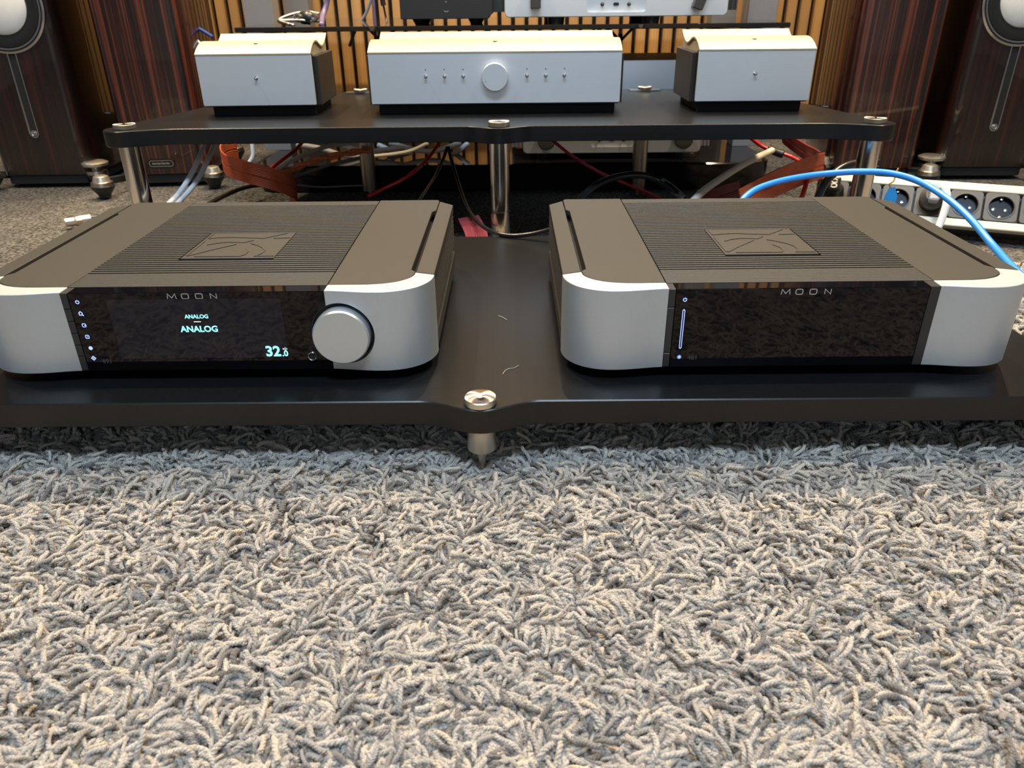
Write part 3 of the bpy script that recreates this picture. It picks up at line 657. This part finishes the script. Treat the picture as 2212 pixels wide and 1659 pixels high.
obj('housing', prism(oc, 0.0, 0.16, 0.001, 'y'), 'box_black', t)
for x in (-0.06, 0.06):
    for y in (0.03, 0.13): obj('foot', lathe([(0.010, 0), (0.017, 0.0125), (0.0, 0.0125)], 16), 'rubber', t, (x, y, 0), 40)
p = rrect(-0.010, 0.010, 0.049, 0.057, 0.003, 4)
obj('badge', stroke([p+[p[0]], [(-0.007, 0.051), (-0.007, 0.055)], [(-0.0035, 0.051), (-0.0035, 0.055)], [(0.0, 0.051), (0.002, 0.055), (0.004, 0.051)], [(0.007, 0.051), (0.007, 0.055)]], 0.0008, 0.0003, front(0)), 'mark_grey', t)
obj('indicator', stroke([[(-0.0015, 0.0455), (0, 0.0435), (0.0015, 0.0455)]], 0.0008, 0.0003, front(0)), 'mark_grey', t)
obj('arrow_mark', stroke([[(-0.005, 0.0275), (0, 0.0255), (0.005, 0.0275)]], 0.0010, 0.0003, front(0)), 'mark_grey', t)

# ------------------------------------------------------------------ loudspeakers
def tower_outline(hw, dep, flat):
    out = []
    for k in range(9):
        a = math.radians(-90+90*k/8); out.append((flat+(hw-flat)*math.cos(a) if k else flat, 0.045+0.045*math.sin(a)))
    out += [(hw, 0.12), (hw*0.94, 0.20), (hw*0.78, dep-0.02), (hw*0.70, dep)]
    return out+[(-x, y) for x, y in out[::-1]]
def foot(parent, x, y, big=False):
    r_ = 0.024
    f = obj('outrigger_foot', lathe([(0.004, 0), (0.012, 0.004), (0.015, 0.012), (r_, 0.024), (r_+0.001, 0.030), (r_, 0.0305)], 32), 'rubber', parent, (x, y, 0), 40)
    obj('foot_ring', lathe([(r_, 0.0305), (r_-0.001, 0.038), (0.019, 0.0395), (0.0, 0.0395)], 32), 'steel_soft', f, smooth=40)
    obj('foot_cap', lathe([(0.019, 0.0395), (0.0155, 0.050), (0.012, 0.052), (0.0, 0.0525)] if not big else [(0.010, 0.0395), (0.012, 0.046), (0.029, 0.050), (0.030, 0.056), (0.022, 0.060), (0.0, 0.0605)], 32), 'xlr_silver', f, smooth=40)
    return f
def tower(name, label, cx, yf, rz, kind, hw, feet):
    t = thing(name, label, 'loudspeaker', (cx, yf, FZ), rz, 'tower loudspeakers along the back wall')
    z0 = 0.030
    obj('cabinet', prism(tower_outline(hw, 0.36, hw-0.026), z0, 1.12, 0.002), 'ebony' if kind == 'striped' else 'ebony_dark', t, smooth=25)
    obj('base_plate', prism([(x*0.96, y+0.004) for x, y in tower_outline(hw, 0.36, hw-0.026)], 0.010, z0, 0.001), 'felt_black', t)
    for x, y, big in feet:
        foot(t, x, y, big)
        s = 1 if x > 0 else -1
        obj('foot_arm', sweep(spline([(s*hw*0.75, max(y, 0.03)+0.02, 0.022), (x, y, 0.0385)], 2), [(-0.008, -0.003), (0.008, -0.003), (0.008, 0.003), (-0.008, 0.003)], up=[(0.3, 1, 0)]*3), 'rubber', t)
    return t
iL = tower('tower_speaker', 'glossy striped ebony tower speaker with oval badge, left of the rack', -0.8200, 1.815, 0.10, 'striped', 0.100, ((-0.112, -0.100, False), (0.112, -0.028, False), (0.09, 0.30, False)))
iR = tower('tower_speaker', 'glossy striped ebony tower speaker right of the rack behind the power strip', 0.8480, 1.815, -0.12, 'striped', 0.100, ((0.108, -0.055, False), (-0.112, 0.02, False)))
bd = obj('badge', prism(rrect(-0.031, 0.031, 0.046, 0.067, 0.0100, 6), -0.0035, 0.001, 0.0008, 'y'), 'piano_black', iL, (-0.008, 0, 0), 30)
p = rrect(-0.027, 0.027, 0.050, 0.063, 0.0064, 6); bm = stroke([p+[p[0]]], 0.0012, 0.0004, front(-0.0035))
obj('badge_rim', bm, 'chrome_dim', bd)
st = []
for i in range(12):
    x = -0.0195+i*0.0034
    st.append([(x, 0.0545), (x, 0.0590)] if i % 3 == 0 else ([(x-0.001, 0.0545), (x-0.001, 0.0575), (x+0.001, 0.0575), (x+0.001, 0.0545)] if i % 3 == 1 else [(x-0.001, 0.0575), (x, 0.0545), (x+0.001, 0.0575)]))
obj('badge_lettering', stroke(st, 0.0007, 0.0003, front(-0.0035)), 'mark_grey', bd)
def baffle(t, dz=0.0):
    zc_ = 0.390-FZ+dz
    obj('driver_ring', lathe([(0.0985, -0.002), (0.0985, 0.0035), (0.0942, 0.0045), (0.0940, 0.0025), (0.0908, 0.0025), (0.0906, 0.0045), (0.0875, 0.0045), (0.0865, 0.0015), (0.0, 0.0015)], 80, 'y'), 'chrome_dim', t, (0, 0, zc_), 30)
    obj('surround', lathe([(0.0868, 0.0012), (0.0845, 0.0040), (0.078, 0.0052), (0.068, 0.0036), (0.0630, 0.0020), (0.061, 0.0016), (0.0, 0.0016)], 72, 'y'), 'rubber', t, (0, 0, zc_), 30)
    obj('ring_groove', lathe([(0.0941, 0.0020), (0.0941, 0.0036), (0.0907, 0.0036), (0.0907, 0.0020)], 72, 'y', cap=False), 'rubber', t, (0, 0, zc_), 30)
    obj('cone', lathe([(0.0612, 0.0016), (0.0602, 0.0034), (0.05, 0.0085), (0.035, 0.0125), (0.018, 0.0150), (0.0, 0.0158)], 72, 'y'), 'cone_white', t, (0, 0, zc_), 'all')
    zt_, zb_ = 0.2915-FZ+dz, 0.1228-FZ+dz
    sl_ = [(-0.0092, zt_), (-0.0092, zb_)]+arc(0, zb_, 0.0092, 0.0092, 180, 360, 14)+[(0.0092, zt_)]
    obj('bass_slot', prism([(x, z) for x, z in sl_], -0.0006, 0.001, 0, 'y'), 'felt_black', t)
    obj('slot_trim', stroke([sl_], 0.0024, 0.0012, front(-0.0002)), 'chrome_dim', t)
    obj('slot_medallion', lathe([(0.0068, 0), (0.0068, 0.0014), (0.0058, 0.0018), (0.0050, 0.0012), (0.0030, 0.0012), (0.0025, 0.0018), (0.0, 0.0018)], 32, 'y'), 'chrome_dim', t, (0, -0.0003, zb_), 40)
oL = tower('tower_speaker', 'dark glossy tower speaker with white cone and slotted front at the left edge', -1.1080, 1.815, 0.03, 'dark', 0.110, ((0.112, 0.015, True), (-0.12, -0.02, False))); baffle(oL)
oR = tower('tower_speaker', 'dark glossy tower speaker with white cone and slotted front at the right edge', 1.1100, 1.815, -0.03, 'dark', 0.110, ((-0.125, 0.0, True), (0.12, -0.02, False))); baffle(oR, -0.004)
t = tag(obj('dark_panel', box(-0.030, 0.030, 0, 0.03, FZ, 0.205, 0.002), 'piano_black', None, (0.995, 2.24, 0)), 'narrow black panel standing between the two right tower speakers', 'panel')

# ------------------------------------------------------------------ power strip with sockets
PS = np.array([0.815, 1.335, 0.0590]); th = math.radians(23); el = math.radians(36)
ax = Vector((math.cos(th), -math.sin(th), 0)); nh = Vector((-math.sin(th), -math.cos(th), 0)); nrm = nh*math.cos(el)+Vector((0, 0, 1))*math.sin(el); upv = nrm.cross(ax)*1.0
upv = -upv if upv.z < 0 else upv
strip = thing('power_strip', 'long cream and grey power strip with round earthed sockets, tilted on the carpet', 'power strip')
strip.matrix_world = Matrix(((ax.x, -nrm.x, upv.x, PS[0]), (ax.y, -nrm.y, upv.y, PS[1]), (ax.z, -nrm.z, upv.z, PS[2]), (0, 0, 0, 1)))
HF, TH = 0.041, 0.044
X0, X1 = -0.262, 0.42
obj('housing', box(X0, X1, 0.012, TH, -HF, HF, 0.003), 'strip_dark', strip)
for s in (-1, 1): obj('edge_rail', box(X0, X1, -0.0015, 0.0135, min(s*0.027, s*(HF+0.001)), max(s*0.027, s*(HF+0.001)), 0.002), 'strip_alu', strip)
pit = 0.0555; k0_ = -0.010
fr_ = obj('socket', prism(rrect(-0.0262, 0.0262, -0.0262, 0.0262, 0.006, 5), -0.0018, 0.0035, 0.0006, 'y'), 'strip_grey', smooth=30)
cut = obj('cutter', lathe([(0.0196, -0.03), (0.0196, 0.03)], 40, 'y'), None); bpy.context.view_layer.update(); boolean(fr_, cut)
frame_me = fr_.data; bpy.data.objects.remove(fr_)
rim_me = well_me = None
for k in range(-4, 8):
    sk = bpy.data.objects.new('socket', frame_me); C.objects.link(sk); sk.parent = strip; sk.location = (k0_+k*pit, 0, 0)
    if rim_me is None:
        a = obj('socket_rim', lathe([(0.0222, 0.0012), (0.0220, 0.0026), (0.0202, 0.0028), (0.0197, 0.0010)], 40, 'y', cap=False), 'strip_grey', sk, smooth=30); rim_me = a.data
        a = obj('socket_well', lathe([(0.0200, 0.0012), (0.0194, -0.0005), (0.0188, -0.0095), (0.0, -0.0095)], 36, 'y', cap=False), 'socket_black', sk, smooth=30); well_me = a.data
    else:
        for nm, me_ in (('socket_rim', rim_me), ('socket_well', well_me)):
            a = bpy.data.objects.new(nm, me_); C.objects.link(a); a.parent = sk
    for dx, dz, r_, mm, h in ((-0.0095, 0, 0.0028, 'chrome_dim', -0.0094), (0.0095, 0, 0.0028, 'chrome_dim', -0.0094), (0, 0.0172, 0.0022, 'chrome_dim', -0.004), (0, -0.0176, 0.0025, 'brass', -0.002)):
        obj('contact', lathe([(r_, h-0.0006), (r_, h+0.0006), (0, h+0.0010)], 12, 'y', (dx, 0, dz)), mm, sk)
def on_strip(x, y, z): return np.array(strip.matrix_world @ Vector((x, y, z)))
# plugs
t = thing('power_plug', 'grey round power plug with white lead in the power strip', 'plug'); t.matrix_world = strip.matrix_world @ Matrix.Translation((k0_-pit, 0, 0))
obj('plug_body', lathe([(0.0190, -0.002), (0.0190, 0.016), (0.0215, 0.018), (0.0215, 0.026), (0.013, 0.034), (0.0, 0.034)], 32, 'y'), 'strip_dark', t, smooth=35)
obj('plug_grip', box(-0.008, 0.008, -0.046, -0.016, -0.016, 0.018, 0.004), 'plug_grey', t)
p0 = on_strip(k0_-pit+0.004, -0.036, 0.012)
tag(obj('power_lead', tube([p0, p0+np.array([0.004, -0.014, 0.003]), p0+np.array([0.005, -0.028, -0.018]), p0+np.array([-0.004, -0.040, -0.055]), p0+np.array([-0.020, -0.050, -0.080])], 0.0062), 'wire_white'), 'white power lead from the grey plug to behind the right amplifier', 'cable')
t = thing('power_plug', 'black power plug with white printed marks at the left of the power strip', 'plug'); t.matrix_world = strip.matrix_world @ Matrix.Translation((k0_-4*pit, 0, 0))
obj('plug_body', lathe([(0.0190, -0.002), (0.0190, 0.020), (0.015, 0.030), (0.0, 0.030)], 28, 'y'), 'rubber', t, smooth=35)
obj('plug_grip', box(-0.011, 0.011, -0.050, -0.018, -0.014, 0.014, 0.004), 'rubber', t)
obj('plug_marks', stroke([arc(0, 0.0045, 0.005, 0.0035, 20, 340, 10), arc(0, -0.0045, 0.005, 0.0035, -160, 160, 10)], 0.0022, 0.0004, front(-0.050)), 'wire_white', t)
t = thing('cable_tag', 'blue paper tag tied with golden string by the power strip', 'tag')
q = at(1923, 425, 1.235); t.location = q
obj('tag_card', prism([(-0.011, -0.030), (0.010, -0.030), (0.011, 0.002), (0.004, 0.016), (-0.004, 0.016), (-0.008, 0.004)], -0.0006, 0.0006, 0, 'y'), 'tag_blue', t)
obj('tag_print', stroke([[(-0.004, -0.022), (0.005, -0.022)], [(-0.004, -0.017), (0.005, -0.017)], [(-0.004, -0.012), (0.005, -0.012)]], 0.003, 0.0003, front(-0.0006)), 'wire_white', t)
obj('tag_string', tube([(0, 0, 0.014), (-0.006, 0, 0.020), (0.0, 0, 0.026), (0.003, 0.004, 0.038), (0.006, 0.006, 0.045)], 0.0014, 6), 'string_gold', t)

# ------------------------------------------------------------------ cables
def cable(name, label, pts, r_, m_, group=None, n=10): return tag(obj(name, tube(px(*pts), r_, n), m_, smooth='all'), label, 'cable', group)
cable('network_cable', 'bright blue network cable arching over the right amplifier', [(1590, 452, 1.045), (1612, 424, 1.06), (1645, 404, 1.085), (1700, 388, 1.11), (1770, 377, 1.13), (1850, 371, 1.13), (1920, 374, 1.11), (1985, 392, 1.08), (2045, 428, 1.03), (2095, 472, 0.98), (2140, 525, 0.93), (2175, 565, 0.88), (2215, 608, 0.83), (2260, 680, 0.79)], 0.0047, 'wire_blue')
cable('speaker_cable', 'white cable of the pair curving down behind the left amplifier, nearer the post', [(442, 300, 1.40), (437, 325, 1.38), (425, 352, 1.34), (408, 385, 1.30), (388, 415, 1.26), (365, 440, 1.22), (340, 465, 1.18)], 0.0042, 'wire_white', 'white cable pair')
cable('speaker_cable', 'white cable of the pair curving down behind the left amplifier, farther from the post', [(464, 300, 1.42), (459, 322, 1.40), (447, 350, 1.36), (430, 383, 1.32), (408, 413, 1.28), (383, 438, 1.24), (360, 462, 1.20)], 0.0042, 'wire_white', 'white cable pair')
cable('thick_cable', 'thick black cable arched behind the right amplifier with a grey sleeve', [(1238, 455, 1.26), (1256, 428, 1.29), (1290, 399, 1.32), (1335, 382, 1.35), (1380, 378, 1.37), (1420, 388, 1.38), (1455, 410, 1.36), (1485, 438, 1.33)], 0.0062, 'wire_black', None, 12)
tag(obj('cable_sleeve', tube(px((1428, 391, 1.379), (1445, 402, 1.370), (1462, 416, 1.355), (1478, 431, 1.338)), 0.0070, 12), 'wire_grey', smooth='all'), 'grey sleeve on the thick black arched cable', 'cable sleeve')
cable('cream_cable', 'thick cream cable rising steeply behind the right amplifier', [(1492, 440, 1.30), (1520, 412, 1.36), (1560, 384, 1.44), (1610, 353, 1.53), (1668, 325, 1.62)], 0.0068, 'wire_cream')
cable('thin_black_cable', 'thin shiny black cable sagging over the back of the low platform', [(968, 318, 1.52), (975, 345, 1.50), (990, 395, 1.42), (1008, 445, 1.30), (1030, 478, 1.20), (1062, 500, 1.13), (1100, 509, 1.105), (1145, 506, 1.095), (1190, 495, 1.085), (1220, 480, 1.075)], 0.0034, 'wire_black')
cable('thin_black_cable', 'thin black cable dropping behind the left amplifier beside the red one', [(966, 318, 1.53), (955, 350, 1.50), (938, 385, 1.42), (915, 420, 1.30), (895, 450, 1.22)], 0.0032, 'wire_black')
cable('red_wire', 'thin red wire with dark joint left of the middle post', [(952, 305, 1.62), (930, 335, 1.58), (905, 362, 1.55), (870, 388, 1.53), (830, 407, 1.52), (795, 425, 1.50)], 0.0034, 'wire_red', None, 8)
tag(obj('wire_joint', tube(px((911, 357, 1.556), (902, 365, 1.549), (886, 377, 1.54)), 0.0044, 8), 'wire_grey', smooth='all'), 'dark sleeve joining the red wire left of the middle post', 'cable sleeve')
cable('red_wire', 'long straight red wire running down past the rear post', [(1190, 300, 1.66), (1240, 340, 1.66), (1300, 375, 1.655), (1360, 400, 1.645), (1420, 427, 1.62), (1440, 440, 1.60)], 0.0036, 'wire_red', None, 8)
cable('red_wire', 'short red wire with white marks at the end of the flat red cable', [(552, 392, 1.60), (575, 372, 1.63), (610, 345, 1.68), (640, 322, 1.72), (658, 300, 1.76)], 0.0040, 'wire_red', None, 8)
cable('red_wire', 'red wire entering the black splitter under the right of the rack', [(1612, 290, 1.66), (1640, 312, 1.65), (1664, 325, 1.64)], 0.0042, 'wire_red', None, 8)
cable('red_wire', 'red wire leaving the black splitter towards the flat red cable', [(1688, 331, 1.63), (1712, 340, 1.62), (1738, 354, 1.60)], 0.0042, 'wire_red', None, 8)
cable('red_wire', 'red wire hanging in front of the left end of the power strip', [(1744, 388, 1.37), (1736, 415, 1.35), (1726, 440, 1.32)], 0.0042, 'wire_red', None, 8)
tag(obj('cable_splitter', tube(px((1658, 320, 1.64), (1675, 328, 1.635), (1692, 334, 1.63)), 0.0085, 8), 'rubber', smooth='all'), 'black cable splitter block under the right of the rack', 'connector')
cable('cream_cable', 'slim cream cable bowed under the left of the rack', [(582, 378, 1.62), (620, 353, 1.66), (665, 331, 1.70), (705, 317, 1.73), (745, 311, 1.75), (800, 312, 1.76)], 0.0046, 'wire_cream')
cable('cream_cable', 'slim cream cable right of the rear left post', [(800, 338, 1.80), (850, 333, 1.80), (890, 325, 1.80), (925, 309, 1.80)], 0.0044, 'wire_cream')
# orange braided pair
pp = spline(px((598, 385, 1.60), (640, 362, 1.64), (690, 344, 1.66), (745, 332, 1.67), (800, 324, 1.67)), 10); n = len(pp)
bm = bmesh.new()
for ph in (0, math.pi):
    q = np.array([p_+np.array([0, math.cos(ph+i*0.42), math.sin(ph+i*0.42)])*0.0036 for i, p_ in enumerate(pp)]); merge(bm, sweep(q, circ(0.0042, 8)))
tag(obj('braided_cable', bm, 'wire_orange', smooth='all'), 'twisted orange cable behind the left amplifier', 'cable')
cable('brown_cable', 'thin dark cable running under the twisted orange one', [(610, 390, 1.66), (660, 374, 1.70), (720, 354, 1.73), (795, 336, 1.75)], 0.0034, 'wire_grey')
for i, (pts_) in enumerate(([(640, 312, 1.82), (690, 320, 1.82), (740, 335, 1.82), (790, 340, 1.84)], [(735, 312, 1.86), (770, 324, 1.86), (810, 326, 1.86), (870, 318, 1.86)],
                            [(815, 312, 1.88), (860, 330, 1.88), (920, 342, 1.88), (975, 336, 1.88), (1012, 308, 1.88)], [(840, 308, 1.86), (900, 324, 1.86), (945, 325, 1.86), (995, 308, 1.86)],
                            [(818, 352, 1.90), (870, 347, 1.90), (930, 350, 1.90), (985, 360, 1.90)], [(700, 355, 1.84), (750, 346, 1.84), (800, 338, 1.84)])):
    lab = ['white cable sagging left of the rear left post', 'white cable crossing behind the rear left post', 'lowest deep-sagging white cable between the rear post and the middle post', 'upper shallow white cable between the rear post and the middle post', 'white cable lying along the glossy plinth edge', 'short white cable end beside the rear left post'][i]
    cable('white_cable', lab, pts_, 0.0058, 'wire_white', 'white cables under the rack')
cable('grey_cable', 'thick dark cable looping beside the right front post to the plug', [(1762, 445, 1.27), (1772, 415, 1.30), (1790, 386, 1.33), (1820, 362, 1.35), (1855, 352, 1.36), (1900, 350, 1.36)], 0.0070, 'wire_black', None, 12)
cable('black_cable', 'black cable lying on the carpet behind the left amplifier', [(440, 448, 1.40), (480, 425, 1.50), (530, 405, 1.58), (590, 396, 1.64)], 0.0045, 'wire_black')
cable('thin_grey_cable', 'thin grey cable along the dark plinth front', [(630, 398, 1.70), (690, 404, 1.70), (745, 402, 1.70), (805, 400, 1.70)], 0.0022, 'wire_grey', None, 6)
# flat ribbon cables
def ribbon(name, label, pts_, wid, m_, ups):
    path = spline(px(*pts_), 8); n = len(path); U = np.array([np.array(u, float) for u in ups]); tt = np.linspace(0, len(U)-1, n)
    up = [U[int(min(len(U)-2, math.floor(t_)))]*(1-(t_-min(len(U)-2, math.floor(t_))))+U[int(min(len(U)-2, math.floor(t_)))+1]*(t_-min(len(U)-2, math.floor(t_))) for t_ in tt]
    nb = 13; top = []; bot = []
    for i in range(nb*3+1):
        a = -wid/2+wid*i/(nb*3); b_ = 0.0011+0.0006*(0 if i % 3 == 0 else 1)-(0.0009 if abs(i-nb*1.5) < 1.6 else 0)
        top.append((a, b_)); bot.append((a, -b_))
    return tag(obj(name, sweep(path, top+bot[::-1], up=up), m_, smooth=50), label, 'cable', 'flat red cables')
Zv = (0, 0, 1)
ribbon('flat_cable', 'flat red cable curling on edge behind the left amplifier', [(512, 322, 1.66), (492, 326, 1.62), (480, 338, 1.56), (488, 356, 1.52), (520, 368, 1.50), (560, 379, 1.50), (600, 390, 1.51), (630, 402, 1.54), (640, 414, 1.58), (628, 428, 1.60)], 0.042, 'ribbon_red', [Zv, Zv, Zv, Zv, (0.1, 0, 1), (0.1, 0, 1), (0.15, 0, 1), (0.1, 0.1, 1), (0, 0.3, 1), (0, 0.5, 1)])
ribbon('flat_cable', 'flat red cable sloping down to the right amplifier', [(1778, 358, 1.40), (1760, 363, 1.385), (1720, 377, 1.36), (1680, 394, 1.34), (1640, 414, 1.32), (1600, 437, 1.30)], 0.047, 'ribbon_red', [(-0.1, 0, 1)]*6)
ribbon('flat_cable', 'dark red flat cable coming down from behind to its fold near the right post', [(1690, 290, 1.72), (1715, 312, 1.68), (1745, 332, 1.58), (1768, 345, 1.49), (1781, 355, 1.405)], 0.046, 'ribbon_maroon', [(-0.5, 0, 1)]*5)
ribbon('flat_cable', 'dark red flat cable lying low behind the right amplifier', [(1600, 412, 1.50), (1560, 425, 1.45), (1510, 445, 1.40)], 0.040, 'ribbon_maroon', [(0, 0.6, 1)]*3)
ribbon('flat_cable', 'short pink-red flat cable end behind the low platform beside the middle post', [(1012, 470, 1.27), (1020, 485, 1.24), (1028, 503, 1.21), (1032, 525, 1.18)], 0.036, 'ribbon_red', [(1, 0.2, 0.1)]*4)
bpy.data.objects['flat_cable.004'].data.materials[0] = M['ribbon_pink']
# microphone plug on the carpet
a0, a1 = at(140, 481, 1.452), at(190, 475, 1.475); dr = a1-a0; L = np.linalg.norm(dr)
t = thing('microphone_plug', 'silver three-pin audio plug lying on the carpet at left', 'plug', tuple(a0))
t.rotation_euler = (0, 0, math.atan2(dr[1], dr[0])); 
def xl(prof): 
    bm = lathe(prof, 24)
    for v_ in bm.verts: v_.co = Vector((v_.co.z, v_.co.y, -v_.co.x))
    return bm
obj('shell', xl([(0.0075, 0.0), (0.0085, 0.0005), (0.0085, 0.017), (0.0090, 0.0175), (0.0098, 0.019), (0.0102, 0.030), (0.0100, 0.046), (0.0085, 0.0475), (0.0, 0.0475)]), 'xlr_silver', t, smooth=35)
obj('boot', xl([(0.0078, 0.0475), (0.0072, 0.058), (0.0045, 0.066), (0.0, 0.066)]), 'rubber', t, smooth=35)
obj('latch', box(0.020, 0.030, -0.0105, -0.0085, -0.003, 0.003, 0.0006), 'brass', t)
cable('plug_cable', 'grey cable from the silver audio plug to behind the left amplifier', [(204, 474, 1.480), (230, 472, 1.475), (262, 475, 1.44), (300, 485, 1.38)], 0.0045, 'wire_grey')
# wires at the back
cable('violet_cable', 'violet cable hanging behind the glass shelf left of the black device', [(712, -30, 1.90), (705, 10, 1.90), (697, 35, 1.88), (694, 55, 1.83)], 0.0062, 'wire_violet')
cable('grey_lead', 'slanting grey lead hanging in front of the slats', [(808, -20, 2.2), (790, 30, 2.2), (770, 60, 2.2), (755, 100, 2.2)], 0.0040, 'wire_grey')
cable('blue_grey_lead', 'pale blue lead hanging straight down in front of the slats', [(804, -20, 2.25), (808, 30, 2.25), (811, 80, 2.25), (813, 120, 2.25)], 0.0042, 'wire_violet')
cable('black_lead', 'thin black lead with a moulded plug left of the black device', [(822, -20, 2.0), (828, 10, 2.0), (834, 40, 2.0), (838, 58, 1.98)], 0.0024, 'wire_black')
tag(obj('lead_plug', tube(px((824, -15, 2.0), (827, 4, 2.0), (829, 12, 2.0)), 0.0062, 10), 'rubber', smooth='all'), 'moulded plug on the thin black lead', 'plug')
cable('navy_cable', 'dark blue cable behind the left small silver box', [(375, 44, 1.95), (400, 52, 1.95), (430, 62, 1.95), (460, 80, 1.95)], 0.0042, 'wire_navy')
cable('white_lead', 'white lead bowed behind the left small silver box, upper', [(376, 50, 1.92), (395, 72, 1.92), (420, 84, 1.92), (445, 105, 1.92)], 0.0038, 'wire_white', 'leads beside the left striped speaker')
cable('white_lead', 'white lead bowed behind the left small silver box, lower', [(378, 58, 1.90), (386, 88, 1.90), (402, 108, 1.90), (428, 126, 1.90)], 0.0036, 'wire_white', 'leads beside the left striped speaker')
cable('navy_cable', 'dark blue cable passing under the glass shelf behind the wide silver box', [(1298, 62, 2.0), (1288, 72, 2.0), (1272, 95, 2.0)], 0.0045, 'wire_navy')
cable('violet_cable', 'violet cable passing under the glass shelf left of the emblem', [(1046, 55, 2.0), (1058, 70, 2.0), (1080, 90, 2.0)], 0.0048, 'wire_violet')
for i, (u0, v0) in enumerate(((645, 38), (680, 37))):
    t = thing('phono_plug', ['round metal phono plug with pale leads on the glass shelf, left of two', 'round metal phono plug with pale leads on the glass shelf, right of two'][i], 'plug', tuple(at(u0, v0, 1.80)), 0, 'phono plugs on the glass shelf')
    obj('barrel', lathe([(0.006, -0.004), (0.009, 0.0), (0.0095, 0.006), (0.007, 0.012), (0.004, 0.012), (0.004, 0.004), (0.0, 0.004)], 20, 'y'), 'chrome_dim', t, smooth=40)
    obj('core', lathe([(0.0085, -0.010), (0.0085, -0.004), (0, -0.004)], 16, 'y'), 'rubber', t)
tag(obj('plug_housing', tube(px((655, 38, 1.81), (665, 38, 1.80), (672, 40, 1.80)), 0.0135, 12), 'rubber', smooth='all'), 'dark round connector between the two phono plugs', 'connector')
cable('pale_lead', 'pale lead arching over the phono plugs on the glass shelf', [(690, 30, 1.84), (660, 26, 1.84), (625, 33, 1.82), (602, 45, 1.80), (625, 53, 1.77)], 0.0034, 'steel_soft')
cable('pale_lead', 'pale lead lying in front of the phono plugs on the glass shelf', [(690, 46, 1.80), (655, 44, 1.79), (620, 44, 1.79), (604, 46, 1.785), (635, 55, 1.765)], 0.0030, 'steel_soft')
# small clutter behind the left ribbon
cable('white_lead', 'white right-angled lead beside the cone foot behind the flat red cable', [(543, 300, 1.86), (546, 322, 1.86), (546, 338, 1.86), (538, 352, 1.86)], 0.0050, 'wire_white')

# lint on the low board
def lint(label, pts_):
    q = [tuple(at(u, v, 1.0)) for u, v in pts_]; out = []
    for u, v in pts_:
        d = (u-CX)/FPX*CR-(v-CY)/FPX*CU+CD; t_ = (ZS+0.0006-CAMZ)/d[2]; out.append(np.array([0, 0, CAMZ])+t_*d)
    tag(obj('lint_fibre', sweep(spline(out, 5), circ(0.00028, 5)), 'mark_grey'), label, 'lint', 'lint on the low board')
lint('curly pale fibre lying on the low black board behind the steel disc', [(1086, 808), (1092, 800), (1101, 796), (1110, 795), (1121, 789)])
lint('straight pale fibre lying on the low black board between the amplifiers', [(1076, 682), (1085, 685), (1095, 691)])
